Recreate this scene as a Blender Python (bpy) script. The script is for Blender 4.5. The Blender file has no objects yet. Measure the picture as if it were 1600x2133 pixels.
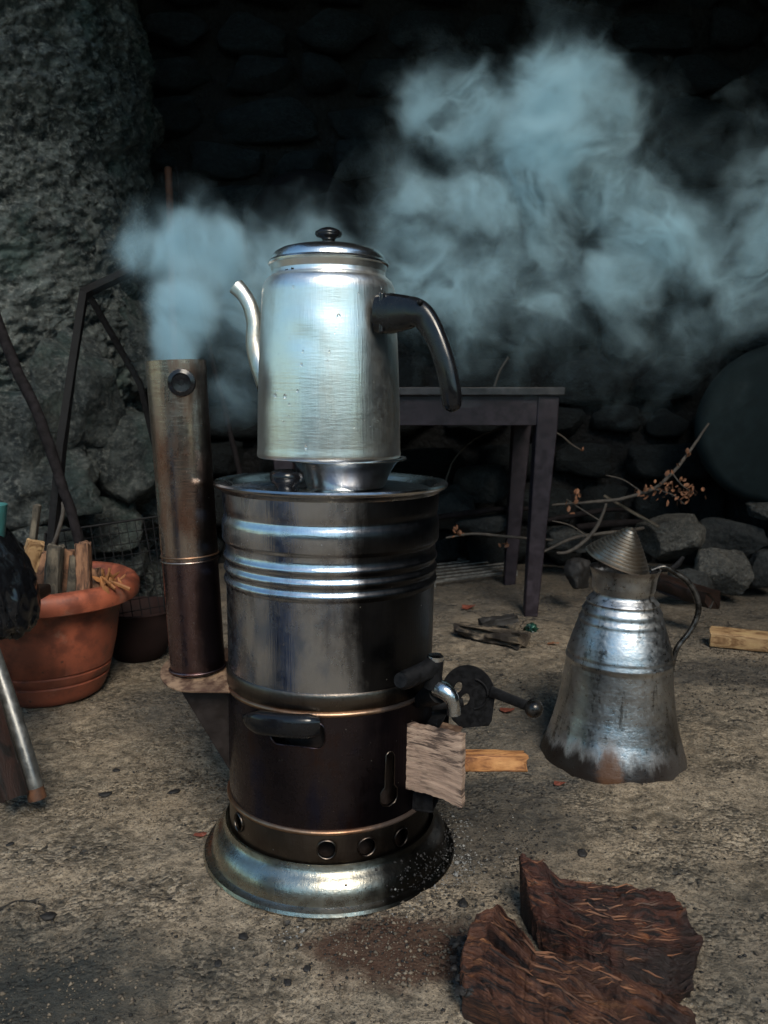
import bpy, bmesh, math, random
import numpy as np
from mathutils import Vector, Matrix, Euler
R = math.radians
random.seed(7)
rng = np.random.default_rng(7)
scn = bpy.context.scene
col = scn.collection

# ------------------------------------------------------------------ camera, sky, sun, exposure
CAM_H, PITCH, FPX = 0.6556, R(7.79), 1722.0
cam = bpy.data.objects.new('camera', bpy.data.cameras.new('camera')); col.objects.link(cam)
cam.location = (0, 0, CAM_H); cam.rotation_euler = (R(90) - PITCH, 0, 0)
cam.data.sensor_fit = 'VERTICAL'; cam.data.sensor_height = 36; cam.data.sensor_width = 27
cam.data.lens = FPX / 2133 * 36
cam.data.clip_start = 0.05; cam.data.clip_end = 2000
cam.data.dof.use_dof = True; cam.data.dof.focus_distance = 1.1; cam.data.dof.aperture_fstop = 11
scn.camera = cam

SUN_EL, SUN_AZ = 42.0, 166.0          # azimuth clockwise from +Y: the sun stands behind the camera, to the left
w = bpy.data.worlds.new('World'); scn.world = w; w.use_nodes = True
wn = w.node_tree.nodes; wn.clear()
sky = wn.new('ShaderNodeTexSky'); sky.sky_type = 'NISHITA'; sky.sun_disc = False
sky.sun_elevation = R(SUN_EL); sky.sun_rotation = R(SUN_AZ)
sky.air_density = 1.3; sky.dust_density = .8; sky.ozone_density = 1.2
bg = wn.new('ShaderNodeBackground'); bg.inputs['Strength'].default_value = 0.10
wo = wn.new('ShaderNodeOutputWorld')
tint = wn.new('ShaderNodeMix'); tint.data_type = 'RGBA'; tint.blend_type = 'MULTIPLY'; tint.inputs[0].default_value = 1.0; tint.inputs[7].default_value = (.74, .96, 1.02, 1)      # cool teal overcast
w.node_tree.links.new(sky.outputs[0], tint.inputs[6]); w.node_tree.links.new(tint.outputs[2], bg.inputs[0]); w.node_tree.links.new(bg.outputs[0], wo.inputs[0])
sd = bpy.data.lights.new('sun', 'SUN'); sd.energy = 2.2; sd.angle = R(24); sd.color = (1.0, 0.89, 0.75)
sun = bpy.data.objects.new('sun', sd); col.objects.link(sun)
to_sun = Vector((math.cos(R(SUN_EL)) * math.sin(R(SUN_AZ)), math.cos(R(SUN_EL)) * math.cos(R(SUN_AZ)), math.sin(R(SUN_EL))))
sun.rotation_euler = to_sun.to_track_quat('Z', 'Y').to_euler(); sun.location = to_sun * 30
scn.view_settings.view_transform = 'Standard'; scn.view_settings.look = 'None'
scn.view_settings.exposure = 0.58; scn.view_settings.gamma = 1.0
scn.view_settings.use_curve_mapping = False
cy = scn.cycles
cy.use_denoising = True; cy.max_bounces = 8; cy.diffuse_bounces = 3; cy.glossy_bounces = 4
cy.volume_bounces = 3; cy.transparent_max_bounces = 8
cy.volume_step_rate = 1.0; cy.volume_max_steps = 256
cy.use_adaptive_sampling = True; cy.adaptive_threshold = 0.02

# ------------------------------------------------------------------ measuring helpers: photo pixel -> place
def dirpx(x, y):
    a, b = (x - 800) / FPX, (1066.5 - y) / FPX
    return Vector((a, math.cos(PITCH) + b * math.sin(PITCH), -math.sin(PITCH) + b * math.cos(PITCH)))
def at(x, y, Y):                       # the point seen at that pixel and standing Y metres away
    d = dirpx(x, y); return Vector((d.x * Y / d.y, Y, CAM_H + d.z * Y / d.y))
def ground(x, y, z=0.0):               # the ground point seen at that pixel
    d = dirpx(x, y); t = (z - CAM_H) / d.z
    return Vector((d.x * t, d.y * t, z))

# ------------------------------------------------------------------ vectorised noise
def _hash(ix, iy, iz, s):
    h = (ix * 374761393 + iy * 668265263 + iz * 2147483647 + s * 1274126177) & 0xffffffff
    h = ((h ^ (h >> 13)) * 1274126177) & 0xffffffff
    return ((h ^ (h >> 16)) & 0xffffff) / float(0xffffff)
def vnoise(P, s=0):
    P = np.asarray(P, float); I = np.floor(P).astype(np.int64); F = P - I; F = F * F * (3 - 2 * F)
    out = np.zeros(len(P))
    for dx in (0, 1):
        for dy in (0, 1):
            for dz in (0, 1):
                wgt = (F[:, 0] if dx else 1 - F[:, 0]) * (F[:, 1] if dy else 1 - F[:, 1]) * (F[:, 2] if dz else 1 - F[:, 2])
                out += wgt * _hash(I[:, 0] + dx, I[:, 1] + dy, I[:, 2] + dz, s)
    return out * 2 - 1
def fbm(P, sc=1.0, oc=4, s=0, gain=.5, ridge=False):
    P = np.asarray(P, float) * sc; a = 1.0; o = np.zeros(len(P)); t = 0
    for k in range(oc):
        n = vnoise(P + 17.3 * k, s + k)
        if ridge: n = 1 - 2 * np.abs(n)
        o += a * n; t += a; a *= gain; P = P * 2.03
    return o / t
def cells(P, s=0):                      # distance to nearest and second nearest cell point, and the cell's own number
    P = np.asarray(P, float); I = np.floor(P).astype(np.int64)
    d1 = np.full(len(P), 9.); d2 = np.full(len(P), 9.); idn = np.zeros(len(P))
    for dx in (-1, 0, 1):
        for dy in (-1, 0, 1):
            for dz in (-1, 0, 1):
                J = I + np.array([dx, dy, dz])
                q = J + np.stack([_hash(J[:, 0], J[:, 1], J[:, 2], s + k) for k in (1, 2, 3)], 1)
                d = np.linalg.norm(P - q, axis=1); hh = _hash(J[:, 0], J[:, 1], J[:, 2], s + 9)
                m = d < d1; d2 = np.where(m, d1, np.minimum(d2, d)); idn = np.where(m, hh, idn); d1 = np.where(m, d, d1)
    return d1, d2, idn

# ------------------------------------------------------------------ object helpers
def tag(o, label=None, cat=None, group=None, kind=None):
    if label: o['label'] = label
    if cat: o['category'] = cat
    if group: o['group'] = group
    if kind: o['kind'] = kind
    return o
def thing(name, label, cat, loc=(0, 0, 0), group=None, rot=(0, 0, 0)):
    o = bpy.data.objects.new(name, None); col.objects.link(o); o.empty_display_size = .05
    o.location = loc; o.rotation_euler = rot
    return tag(o, label, cat, group)
def mk(name, V, F, m, parent=None, smooth=40, uv=None, world=False, loc=None):
    """V in the parent's own frame, or in world places when world=True (unrotated parents)."""
    V = np.asarray(V, float)
    if world and parent is not None: V = V - np.array(parent.location)
    if loc is not None: V = V - np.array(loc)
    me = bpy.data.meshes.new(name); me.from_pydata(V.tolist(), [], [tuple(f) for f in F]); me.update()
    if smooth is not None:
        me.shade_smooth()
        if smooth < 180: me.set_sharp_from_angle(angle=R(smooth))
    if uv is not None:
        l = me.uv_layers.new(name='UVMap'); li = np.empty(len(me.loops), int); me.loops.foreach_get('vertex_index', li)
        l.data.foreach_set('uv', np.asarray(uv, float)[li].ravel())
    me.materials.append(m)
    o = bpy.data.objects.new(name, me); col.objects.link(o)
    if parent is not None: o.parent = parent
    if loc is not None: o.location = loc
    return o
def join(*parts):
    V, F, n = [], [], 0
    for v, f in parts:
        v = np.asarray(v, float); V.append(v); F += [tuple(i + n for i in q) for q in f]; n += len(v)
    return np.vstack(V), F
def lathe(prof, seg=96, closed=False, a0=0):
    """prof: (radius, z) list; closed joins last to first."""
    V, F = [], []; n = len(prof)
    for r, z in prof:
        for k in range(seg):
            a = a0 + 2 * math.pi * k / seg; V.append((r * math.sin(a), -r * math.cos(a), z))
    for i in range(n if closed else n - 1):
        j = (i + 1) % n
        for k in range(seg):
            l = (k + 1) % seg; F.append((i * seg + k, i * seg + l, j * seg + l, j * seg + k))
    if not closed:
        if prof[0][0] > 1e-4: F.append(tuple(reversed(range(seg))))
        if prof[-1][0] > 1e-4: F.append(tuple(range((n - 1) * seg, n * seg)))
    return np.array(V), F
def shell(prof, th, seg=96):            # outer profile given an inner wall
    inner = [(max(r - th, .0005), z) for r, z in reversed(prof)]
    return lathe(list(prof) + inner, seg, True)
def smoothpath(pts, n=8):
    P = [Vector(p) for p in pts]; out = []
    for i in range(len(P) - 1):
        p0 = P[max(i - 1, 0)]; p1 = P[i]; p2 = P[i + 1]; p3 = P[min(i + 2, len(P) - 1)]
        for k in range(n):
            t = k / n
            out.append(0.5 * ((2 * p1) + (p2 - p0) * t + (2 * p0 - 5 * p1 + 4 * p2 - p3) * t * t + (3 * p1 - p0 - 3 * p2 + p3) * t ** 3))
    out.append(P[-1]); return out
def tube(path, rad, seg=12, flat=1.0, up=Vector((0, 0, 1)), cap=True, power=2.0):
    """rad: number or list along the path; flat: second-axis ratio; up: what the first axis leans to."""
    P = [Vector(p) for p in path]; n = len(P)
    if not hasattr(rad, '__len__'): rad = [rad] * n
    if len(rad) != n: rad = list(np.interp(np.linspace(0, 1, n), np.linspace(0, 1, len(rad)), rad))
    if not hasattr(flat, '__len__'): flat = [flat] * n
    if len(flat) != n: flat = list(np.interp(np.linspace(0, 1, n), np.linspace(0, 1, len(flat)), flat))
    V, F = [], []
    for i in range(n):
        t = (P[min(i + 1, n - 1)] - P[max(i - 1, 0)]).normalized()
        a = up - t * up.dot(t)
        if a.length < 1e-3: a = Vector((1, 0, 0)) - t * t.x
        a.normalize(); b = t.cross(a)
        for k in range(seg):
            q = 2 * math.pi * k / seg; c, s = math.cos(q), math.sin(q)
            if power != 2:
                c = math.copysign(abs(c) ** (2 / power), c); s = math.copysign(abs(s) ** (2 / power), s)
            V.append(P[i] + a * (c * rad[i]) + b * (s * rad[i] * flat[i]))
    for i in range(n - 1):
        for k in range(seg):
            l = (k + 1) % seg; F.append((i * seg + k, i * seg + l, (i + 1) * seg + l, (i + 1) * seg + k))
    if cap: F += [tuple(reversed(range(seg))), tuple(range((n - 1) * seg, n * seg))]
    return np.array([tuple(v) for v in V]), F
def box(cx, cy_, cz, sx, sy, sz, M=None):
    V = np.array([(cx + a * sx / 2, cy_ + b * sy / 2, cz + c * sz / 2) for a in (-1, 1) for b in (-1, 1) for c in (-1, 1)])
    F = [(0, 1, 3, 2), (4, 6, 7, 5), (0, 4, 5, 1), (2, 3, 7, 6), (0, 2, 6, 4), (1, 5, 7, 3)]
    if M is not None: V = np.array([tuple(M @ Vector(v)) for v in V])
    return V, F
def bevel(o, wd, seg=2):
    b = o.modifiers.new('bevel', 'BEVEL'); b.width = wd; b.segments = seg; b.limit_method = 'ANGLE'; b.angle_limit = R(40)
    bake(o); return o
def bake(o):
    dg = bpy.context.evaluated_depsgraph_get(); me = bpy.data.meshes.new_from_object(o.evaluated_get(dg))
    old = o.data; o.modifiers.clear(); o.data = me; me.name = o.name
    bpy.data.meshes.remove(old)
def ico(sub=3):
    bm = bmesh.new(); bmesh.ops.create_icosphere(bm, subdivisions=sub, radius=1)
    V = np.array([tuple(v.co) for v in bm.verts]); F = [tuple(v.index for v in f.verts) for f in bm.faces]; bm.free()
    return V, F
def rock(sx, sy, sz, seed, sub=3, rough=.18, block=.6):
    V, F = ico(sub)
    m = np.abs(V).max(1, keepdims=True); V = V * (1 - block) + V / m * block * .86
    rr = np.random.default_rng(seed)
    for k in range(7):                  # chop with random planes: flat broken faces
        n = rr.normal(size=3); n /= np.linalg.norm(n); d = rr.uniform(.62, .85)
        q = V @ n; V = V - np.outer(np.maximum(q - d, 0), n)
    V = V * (1 + rough * fbm(V, 1.6, 4, seed)[:, None])
    return V * np.array([sx, sy, sz]) / 2, F
def plate(name, outline, holes, th, m, parent, M):
    cu = bpy.data.curves.new(name, 'CURVE'); cu.dimensions = '2D'; cu.fill_mode = 'BOTH'; cu.extrude = th / 2; cu.bevel_depth = .0004
    for pts in [outline] + holes:
        sp = cu.splines.new('POLY'); sp.points.add(len(pts) - 1); sp.use_cyclic_u = True
        for p, q in zip(sp.points, pts): p.co = (q[0], q[1], 0, 1)
    tmp = bpy.data.objects.new(name, cu); col.objects.link(tmp)
    dg = bpy.context.evaluated_depsgraph_get(); me = bpy.data.meshes.new_from_object(tmp.evaluated_get(dg))
    bpy.data.objects.remove(tmp); bpy.data.curves.remove(cu)
    me.transform(M); me.shade_smooth(); me.set_sharp_from_angle(angle=R(30)); me.materials.clear(); me.materials.append(m)
    o = bpy.data.objects.new(name, me); col.objects.link(o); o.parent = parent
    return o

# ------------------------------------------------------------------ materials
class NT:
    def __init__(s, name):
        s.m = bpy.data.materials.new(name); s.m.use_nodes = True; s.n = s.m.node_tree.nodes; s.l = s.m.node_tree.links; s.n.clear()
        s.out = s.n.new('ShaderNodeOutputMaterial')
    def node(s, t, ins=None, **kw):
        n = s.n.new(t)
        for k, v in kw.items(): setattr(n, k, v)
        for k, v in (ins or {}).items(): s.put(n.inputs[k], v)
        return n
    def put(s, sock, v):
        if hasattr(v, 'is_linked') or isinstance(v, bpy.types.NodeSocket): s.l.new(v, sock)
        elif isinstance(v, (tuple, list)) and sock.type == 'RGBA': sock.default_value = tuple(v) + ((1,) if len(v) == 3 else ())
        else: sock.default_value = v
    def coord(s, scale=(1, 1, 1), kind='Object', loc=(0, 0, 0), rot=(0, 0, 0)):
        tc = s.node('ShaderNodeTexCoord'); mp = s.node('ShaderNodeMapping', {'Scale': scale, 'Location': loc, 'Rotation': rot})
        s.l.new(tc.outputs[kind], mp.inputs[0]); return mp.outputs[0]
    def noise(s, vec, sc, det=5, rough=.55, dist=0):
        return s.node('ShaderNodeTexNoise', {'Vector': vec, 'Scale': sc, 'Detail': det, 'Roughness': rough, 'Distortion': dist}).outputs[0]
    def vor(s, vec, sc, feat='F1', out=0, rnd=1.0):
        return s.node('ShaderNodeTexVoronoi', {'Vector': vec, 'Scale': sc, 'Randomness': rnd}, feature=feat).outputs[out]
    def ramp(s, f, a, b, lo=0., hi=1.):
        return s.node('ShaderNodeMapRange', {0: f, 1: a, 2: b, 3: lo, 4: hi}, interpolation_type='SMOOTHSTEP').outputs[0]
    def mix(s, f, a, b, mode='MIX'):
        n = s.node('ShaderNodeMix', data_type='RGBA', blend_type=mode)
        s.put(n.inputs[0], f); s.put(n.inputs[6], a); s.put(n.inputs[7], b); return n.outputs[2]
    def math(s, op, a, b=0., c=0.):
        n = s.node('ShaderNodeMath', operation=op); s.put(n.inputs[0], a); s.put(n.inputs[1], b); s.put(n.inputs[2], c); return n.outputs[0]
    def sep(s, vec): return s.node('ShaderNodeSeparateXYZ', {0: vec}).outputs
    def bump(s, h, dist, st=1., prev=None):
        n = s.node('ShaderNodeBump', {'Height': h, 'Distance': dist, 'Strength': st})
        if prev is not None: s.l.new(prev, n.inputs['Normal'])
        return n.outputs[0]
    def bsdf(s, **k):
        b = s.node('ShaderNodeBsdfPrincipled')
        for a, v in k.items(): s.put(b.inputs[{'base': 'Base Color', 'rough': 'Roughness', 'metal': 'Metallic', 'normal': 'Normal', 'spec': 'Specular IOR Level', 'coat': 'Coat Weight', 'cr': 'Coat Roughness', 'ior': 'IOR', 'trans': 'Transmission Weight', 'aniso': 'Anisotropic'}[a]], v)
        s.l.new(b.outputs[0], s.out.inputs[0]); return b

def m_simple(name, base, rough=.5, metal=0., var=.35, sc=30, bumpd=.0005, dark=None, spec=.5, coat=0., spots=0):
    t = NT(name); v = t.coord(); n = t.noise(v, sc, 6, .6); n2 = t.noise(v, sc * .25, 4, .6)
    d = dark or tuple(c * (1 - var) for c in base); br = tuple(min(1, c * (1 + var * .6)) for c in base)
    c = t.mix(t.ramp(n, .35, .68), d, br); c = t.mix(t.ramp(n2, .45, .7, 0, .6), c, d)
    if spots:
        c = t.mix(t.math('MULTIPLY', t.ramp(t.vor(v, 55), .22, .10), t.ramp(t.noise(v, 19), .50, .60, 0, .8)), c, (.05, .025, .02)); c = t.mix(t.ramp(t.noise(t.coord(loc=(4, 4, 4)), 11, 6, .7), .56, .72, 0, .45), c, (.30, .20, .15))
    t.bsdf(base=c, rough=t.ramp(n, .3, .7, max(0, rough - .1), min(1, rough + .12)), metal=metal, spec=spec, coat=coat, normal=t.bump(n, bumpd))
    return t.m

def m_wood(name, light, mid, dark, freq=26, rough=.75, char=0., bumpd=.0015, wav=.7, sparse=0):
    """grain runs along U of the UV map; char darkens in patches"""
    t = NT(name); v = t.coord((1.6, freq, 1), 'UV'); o = t.coord()
    wob = t.noise(o, 9, 3, .5)
    n = t.noise(v, 1.6, 8, .68, wav); fine = t.noise(t.coord((3.5, freq * 5, 1), 'UV'), 1.5, 5, .7, 0); big = t.noise(o, 17, 4, .6)
    c = t.mix(t.math('MULTIPLY', t.ramp(n, .52, .68), t.ramp(big, .38, .54)) if sparse else t.ramp(n, .46, .66), mid, light); c = t.mix(t.ramp(n, .53, .40), c, dark)
    c = t.mix(t.ramp(fine, .5, .7, 0, .55), c, dark); c = t.mix(t.ramp(big, .5, .66, 0, .75), c, mid)
    if char: c = t.mix(t.ramp(t.math('ADD', t.math('ADD', t.math('MULTIPLY', wob, .6), t.math('MULTIPLY', big, .35)), t.math('MULTIPLY', n, .55)), .80 - .08 * char, .98 - .10 * char, 0, .9), c, (.009, .007, .007))
    b1 = t.bump(n, bumpd); b2 = t.bump(fine, bumpd * .4, 1, b1)
    t.bsdf(base=c, rough=rough, spec=.35, normal=b2); return t.m

def m_ground():
    t = NT('concrete_floor'); v = t.coord(); x, y, z = t.sep(v)
    big = t.noise(v, 1.7, 4, .6, .5); med = t.noise(v, 8, 6, .68, .4); sm = t.noise(v, 60, 5, .7); gr = t.noise(v, 260, 4, .75)
    c = t.mix(t.ramp(med, .36, .62), (.098, .078, .053), (.36, .285, .198)); c = t.mix(t.ramp(big, .42, .66, 0, .55), c, (.125, .115, .095))
    c = t.mix(t.ramp(sm, .40, .66, 0, .6), c, (.47, .385, .28)); c = t.mix(t.ramp(sm, .46, .34, 0, .65), c, (.080, .066, .048))
    ag = t.node('ShaderNodeTexVoronoi', {'Vector': v, 'Scale': 130.0}); agv = t.sep(ag.outputs[1])[0]; rgh = t.ramp(t.noise(v, 6.5, 4, .6), .42, .60)
    c = t.mix(t.math('MULTIPLY', t.ramp(agv, .55, .95, 0, .5), rgh), c, (.44, .37, .28)); c = t.mix(t.math('MULTIPLY', t.ramp(agv, .42, .10, 0, .8), rgh), c, (.050, .043, .033)); agh = t.math('MULTIPLY', t.ramp(ag.outputs[0], .75, .1), rgh); c = t.mix(t.ramp(gr, .36, .52, .8, 0), c, (.055, .05, .042))
    sp = t.vor(v, 150); sel = t.noise(v, 23, 3, .6)
    c = t.mix(t.math('MULTIPLY', t.ramp(sp, .22, .14), t.ramp(sel, .48, .60)), c, (.05, .048, .045))
    sp2 = t.vor(v, 210); sel2 = t.noise(v, 31, 3, .6)
    c = t.mix(t.math('MULTIPLY', t.ramp(sp2, .18, .1), t.ramp(sel2, .56, .66)), c, (.55, .53, .49))
    pit = t.vor(v, 46); selp = t.noise(t.coord(loc=(5, 2, 0)), 12, 3, .6)
    pits = t.math('MULTIPLY', t.ramp(pit, .26, .16), t.ramp(selp, .56, .64)); c = t.mix(pits, c, (.07, .066, .06))
    w1 = t.noise(v, 3.3, 5, .6)
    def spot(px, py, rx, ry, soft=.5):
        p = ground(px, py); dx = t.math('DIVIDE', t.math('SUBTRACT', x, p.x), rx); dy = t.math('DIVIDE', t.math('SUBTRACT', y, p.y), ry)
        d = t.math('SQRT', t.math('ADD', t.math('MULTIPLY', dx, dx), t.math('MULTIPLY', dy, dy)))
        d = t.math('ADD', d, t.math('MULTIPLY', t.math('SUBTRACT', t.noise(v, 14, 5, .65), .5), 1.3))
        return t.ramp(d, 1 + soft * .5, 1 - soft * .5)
    # darker floor patches and a darker far end; red wood dust beside the logs
    c = t.mix(t.math('MULTIPLY', spot(830, 1980, .11, .065, .6), .9), c, (.058, .026, .016))
    c = t.mix(t.math('MULTIPLY', spot(1010, 1700, .16, .16, .9), .72), c, (.035, .037, .038))  # this and the next patch put the samovar's shade into the floor colour
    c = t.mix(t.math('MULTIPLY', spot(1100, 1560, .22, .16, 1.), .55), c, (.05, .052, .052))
    c = t.mix(t.math('MULTIPLY', spot(20, 2100, .20, .14, 1.2), .9), c, (.028, .034, .034))  # darkened lower-left corner, a vignette painted into the floor
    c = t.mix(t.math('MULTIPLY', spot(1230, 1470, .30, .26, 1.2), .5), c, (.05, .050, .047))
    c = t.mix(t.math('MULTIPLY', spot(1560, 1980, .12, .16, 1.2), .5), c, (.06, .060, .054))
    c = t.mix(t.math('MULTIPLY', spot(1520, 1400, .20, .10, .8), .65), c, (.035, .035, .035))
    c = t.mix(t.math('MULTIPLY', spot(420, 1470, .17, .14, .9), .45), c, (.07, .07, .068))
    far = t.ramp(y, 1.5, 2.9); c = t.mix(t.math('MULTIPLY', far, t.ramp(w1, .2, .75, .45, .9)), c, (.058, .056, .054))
    # hairline cracks
    cr = t.node('ShaderNodeTexVoronoi', {'Vector': t.node('ShaderNodeVectorMath', {0: v, 1: t.node('ShaderNodeVectorMath', {0: t.node('ShaderNodeTexNoise', {'Vector': v, 'Scale': 5.0, 'Detail': 5.0}).outputs[1], 3: .35}, operation='SCALE').outputs[0]}, operation='ADD').outputs[0], 'Scale': 1.5}, feature='DISTANCE_TO_EDGE').outputs[0]
    crk = t.math('MULTIPLY', t.ramp(cr, .006, .001), t.ramp(t.noise(v, 2.3), .52, .6)); c = t.mix(crk, c, (.04, .037, .033))
    h = t.math('ADD', t.math('MULTIPLY', med, .8), t.math('MULTIPLY', sm, .45))
    b = t.bump(h, .014); b = t.bump(gr, .0024, 1, b); b = t.bump(agh, .0030, 1, b); b = t.bump(t.math('MULTIPLY', pits, -1.), .003, 1, b); b = t.bump(t.math('MULTIPLY', crk, -1.), .004, 1, b)
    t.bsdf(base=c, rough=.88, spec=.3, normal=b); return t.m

def m_rock(name, dark, mid, light, sc=1., bd=.012, green_tint=None, rough=.9):
    t = NT(name); v = t.coord()
    a = t.noise(v, 3.2 * sc, 6, .65, .3); b = t.noise(v, 14 * sc, 7, .7, .2); g = t.noise(v, 60 * sc, 5, .75); vv = t.vor(v, 26 * sc)
    c = t.mix(t.ramp(b, .34, .64), dark, mid); c = t.mix(t.ramp(g, .46, .72, 0, .75), c, light); c = t.mix(t.ramp(a, .45, .68, 0, .6), c, dark)
    if green_tint: c = t.mix(t.ramp(t.noise(t.coord(loc=(3, 1, 7)), 4.5 * sc, 4, .6), .52, .66, 0, .5), c, green_tint)  # random greenish patches in the rock colour
    n = t.bump(b, bd); n = t.bump(t.math('SUBTRACT', 1., vv), bd * .5, 1, n); n = t.bump(g, bd * .28, 1, n)
    t.bsdf(base=c, rough=rough, spec=.35, normal=n); return t.m

def m_steel(name, clean, tarn, soot, rough=.3, tarn_amt=(.45, .62), soot_amt=(.55, .75), streak=True, soot_shade_x=None, soot_metal=.35, bd=.0006, scr=.0002, dent=.004, scrz=1.0, patina=None, aniso=0., specks=.5, rvar=.22):
    """worn metal: clean steel with tarnish clouds, drip streaks, soot and scratches"""
    t = NT(name); v = t.coord(); x, y, z = t.sep(v)
    n1 = t.noise(v, 9, 6, .62, .4); n2 = t.noise(t.coord((1, 1, .14)), 34, 5, .7); n3 = t.noise(v, 85, 4, .7); d = t.noise(v, 7, 2, .4)
    f = t.math('ADD', t.math('MULTIPLY', n1, .6), t.math('MULTIPLY', n2, .4 if streak else 0.)) if streak else n1
    tf = t.ramp(f, *tarn_amt); c = t.mix(tf, clean, tarn)
    if patina: c = t.mix(t.ramp(t.noise(t.coord((1, 1, .5), loc=(2, 2, 2)), 13, 4, .6), .5, .66, 0, .7), c, patina)
    sf_in = t.math('ADD', t.math('ADD', t.math('MULTIPLY', n1, .50), t.math('MULTIPLY', n3, .06)), t.math('MULTIPLY', n2, .24))
    if soot_shade_x: sf_in = t.math('ADD', sf_in, t.ramp(x, soot_shade_x[0], soot_shade_x[1], 0., soot_shade_x[2]))  # right side darker: soot and the shaded side both put into the colour
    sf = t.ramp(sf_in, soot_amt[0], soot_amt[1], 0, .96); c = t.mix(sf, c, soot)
    sc1 = t.noise(t.coord((1, 1, .03 * scrz), rot=(.02, .03, 0)), 420, 2, .6); sc2 = t.noise(t.coord((.12, .12, 1), rot=(.2, -.15, .3)), 330, 2, .6)
    spk = t.math('MULTIPLY', t.ramp(t.vor(v, 120), .13, .07), t.ramp(t.noise(v, 40), .58, .64))
    c = t.mix(t.math('MULTIPLY', spk, specks), c, (.5, .5, .48))
    rr = t.math('ADD', t.ramp(n3, .3, .7, rough - .01 - .2 * rvar, rough + .01 + .3 * rvar), t.math('MULTIPLY', t.math('MAXIMUM', tf, sf), rvar))
    mt = t.ramp(sf, 0, 1, 1, soot_metal)
    b = t.bump(d, dent); b = t.bump(n3, bd, .6, b); b = t.bump(sc1, scr, 1, b); b = t.bump(sc2, scr * .6, 1, b)
    p = t.bsdf(base=c, rough=rr, metal=mt, normal=b)
    if aniso: t.put(p.inputs['Anisotropic'], aniso); t.l.new(t.node('ShaderNodeTangent', direction_type='RADIAL', axis='Z').outputs[0], p.inputs['Tangent'])
    return t.m

M = {}
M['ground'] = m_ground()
M['kettle'] = m_steel('scratched_aluminium', (.90, .90, .87), (.66, .62, .54), (.50, .45, .36), .30, (.42, .72), (.80, .98), soot_metal=1., bd=.00004, scr=.00022, dent=.0009, aniso=.4, specks=.1, rvar=.07)
M['lid'] = m_steel('kettle_lid_steel', (.80, .81, .80), (.6, .57, .52), (.35, .32, .28), .24, (.5, .8), (.75, .95), soot_metal=1., bd=.00005, dent=.0006, rvar=.05, specks=.1)
M['spout'] = m_steel('worn_spout', (.74, .71, .64), (.52, .42, .31), (.22, .13, .08), .36, (.46, .64), (.56, .66), soot_metal=.6, dent=.002)
M['body'] = m_steel('tarnished_steel', (.58, .60, .64), (.20, .19, .20), (.012, .012, .014), .20, (.45, .68), (.48, .78), soot_shade_x=(-.01, .11, .66), patina=(.17, .24, .38), dent=.0022, bd=.0001, aniso=.6, soot_metal=1., rvar=.14, specks=.8)
M['plate'] = m_steel('oily_steel_plate', (.50, .50, .50), (.3, .3, .29), (.10, .10, .10), .18, (.5, .7), (.56, .72), dent=.0008, bd=.0003)
M['fire'] = m_steel('heat_blued_steel', (.082, .066, .076), (.12, .060, .038), (.012, .010, .015), .27, (.54, .72), (.44, .72), patina=(.036, .042, .088), soot_shade_x=(.0, .13, .42), soot_metal=1., dent=.002, bd=.0002, aniso=.5, rvar=.12, specks=.8)
M['ring'] = m_steel('brown_ring_steel', (.15, .125, .105), (.085, .062, .05), (.016, .014, .013), .30, (.42, .66), (.46, .7), soot_shade_x=(.0, .15, .35), soot_metal=1., aniso=.5, rvar=.12, specks=.8)
M['copper'] = m_steel('coppery_bead', (.40, .25, .16), (.24, .13, .075), (.04, .03, .026), .36, (.42, .62), (.46, .66), soot_shade_x=(.02, .14, .5), rvar=.1)
M['flange'] = m_steel('flange_steel', (.44, .43, .37), (.20, .18, .14), (.016, .015, .014), .25, (.40, .66), (.46, .74), soot_shade_x=(.0, .15, .55), soot_metal=1., dent=.0018, rvar=.12)
M['pipe'] = m_steel('browned_pipe_steel', (.46, .39, .34), (.27, .145, .10), (.035, .026, .022), .22, (.46, .64), (.52, .80), patina=(.24, .105, .065), soot_shade_x=(-.205, -.155, .5), dent=.0010, bd=.0001, aniso=.65, soot_metal=1., rvar=.12, specks=.9)  # pipe's right side darkened in the colour, like its shaded side
M['pipe2'] = m_steel('purple_brown_pipe', (.22, .15, .15), (.15, .08, .07), (.03, .022, .024), .24, (.48, .66), (.52, .80), patina=(.13, .075, .085), soot_shade_x=(-.205, -.155, .5), dent=.0012, bd=.0001, aniso=.6, soot_metal=1., rvar=.12, specks=.9)
M['rust'] = m_simple('rusty_tin', (.27, .18, .115), .6, .3, .45, 70, .0008, (.09, .05, .035))
M['duct'] = m_simple('dark_sheet_iron', (.032, .024, .022), .5, .5, .4, 50, .0004)
M['black'] = m_simple('black_plastic', (.007, .007, .008), .20, 0, .1, 60, .00003, spec=.42)
M['iron'] = m_simple('sooty_iron', (.008, .008, .009), .6, .1, .5, 120, .0005, spec=.16)
M['chrome'] = m_steel('worn_chrome', (.62, .63, .64), (.28, .27, .26), (.02, .02, .02), .2, (.48, .60), (.42, .54), dent=.001)
M['darkmetal'] = m_simple('dark_shiny_metal', (.10, .095, .09), .3, .85, .5, 60, .0005, (.03, .028, .026))
M['jug'] = m_steel('tinned_jug_metal', (.66, .66, .65), (.38, .37, .36), (.10, .07, .05), .30, (.44, .64), (.60, .7), soot_metal=.5, scr=.0003, dent=.006)
M['juglid'] = m_steel('jug_lid_copper', (.36, .34, .31), (.20, .165, .13), (.06, .05, .045), .36, (.40, .6), (.5, .7), soot_metal=.8, dent=.001, rvar=.1)
M['terra'] = m_simple('terracotta_plastic', (.33, .088, .044), .50, 0, .28, 24, .0006, (.15, .045, .028), spots=1)
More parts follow.
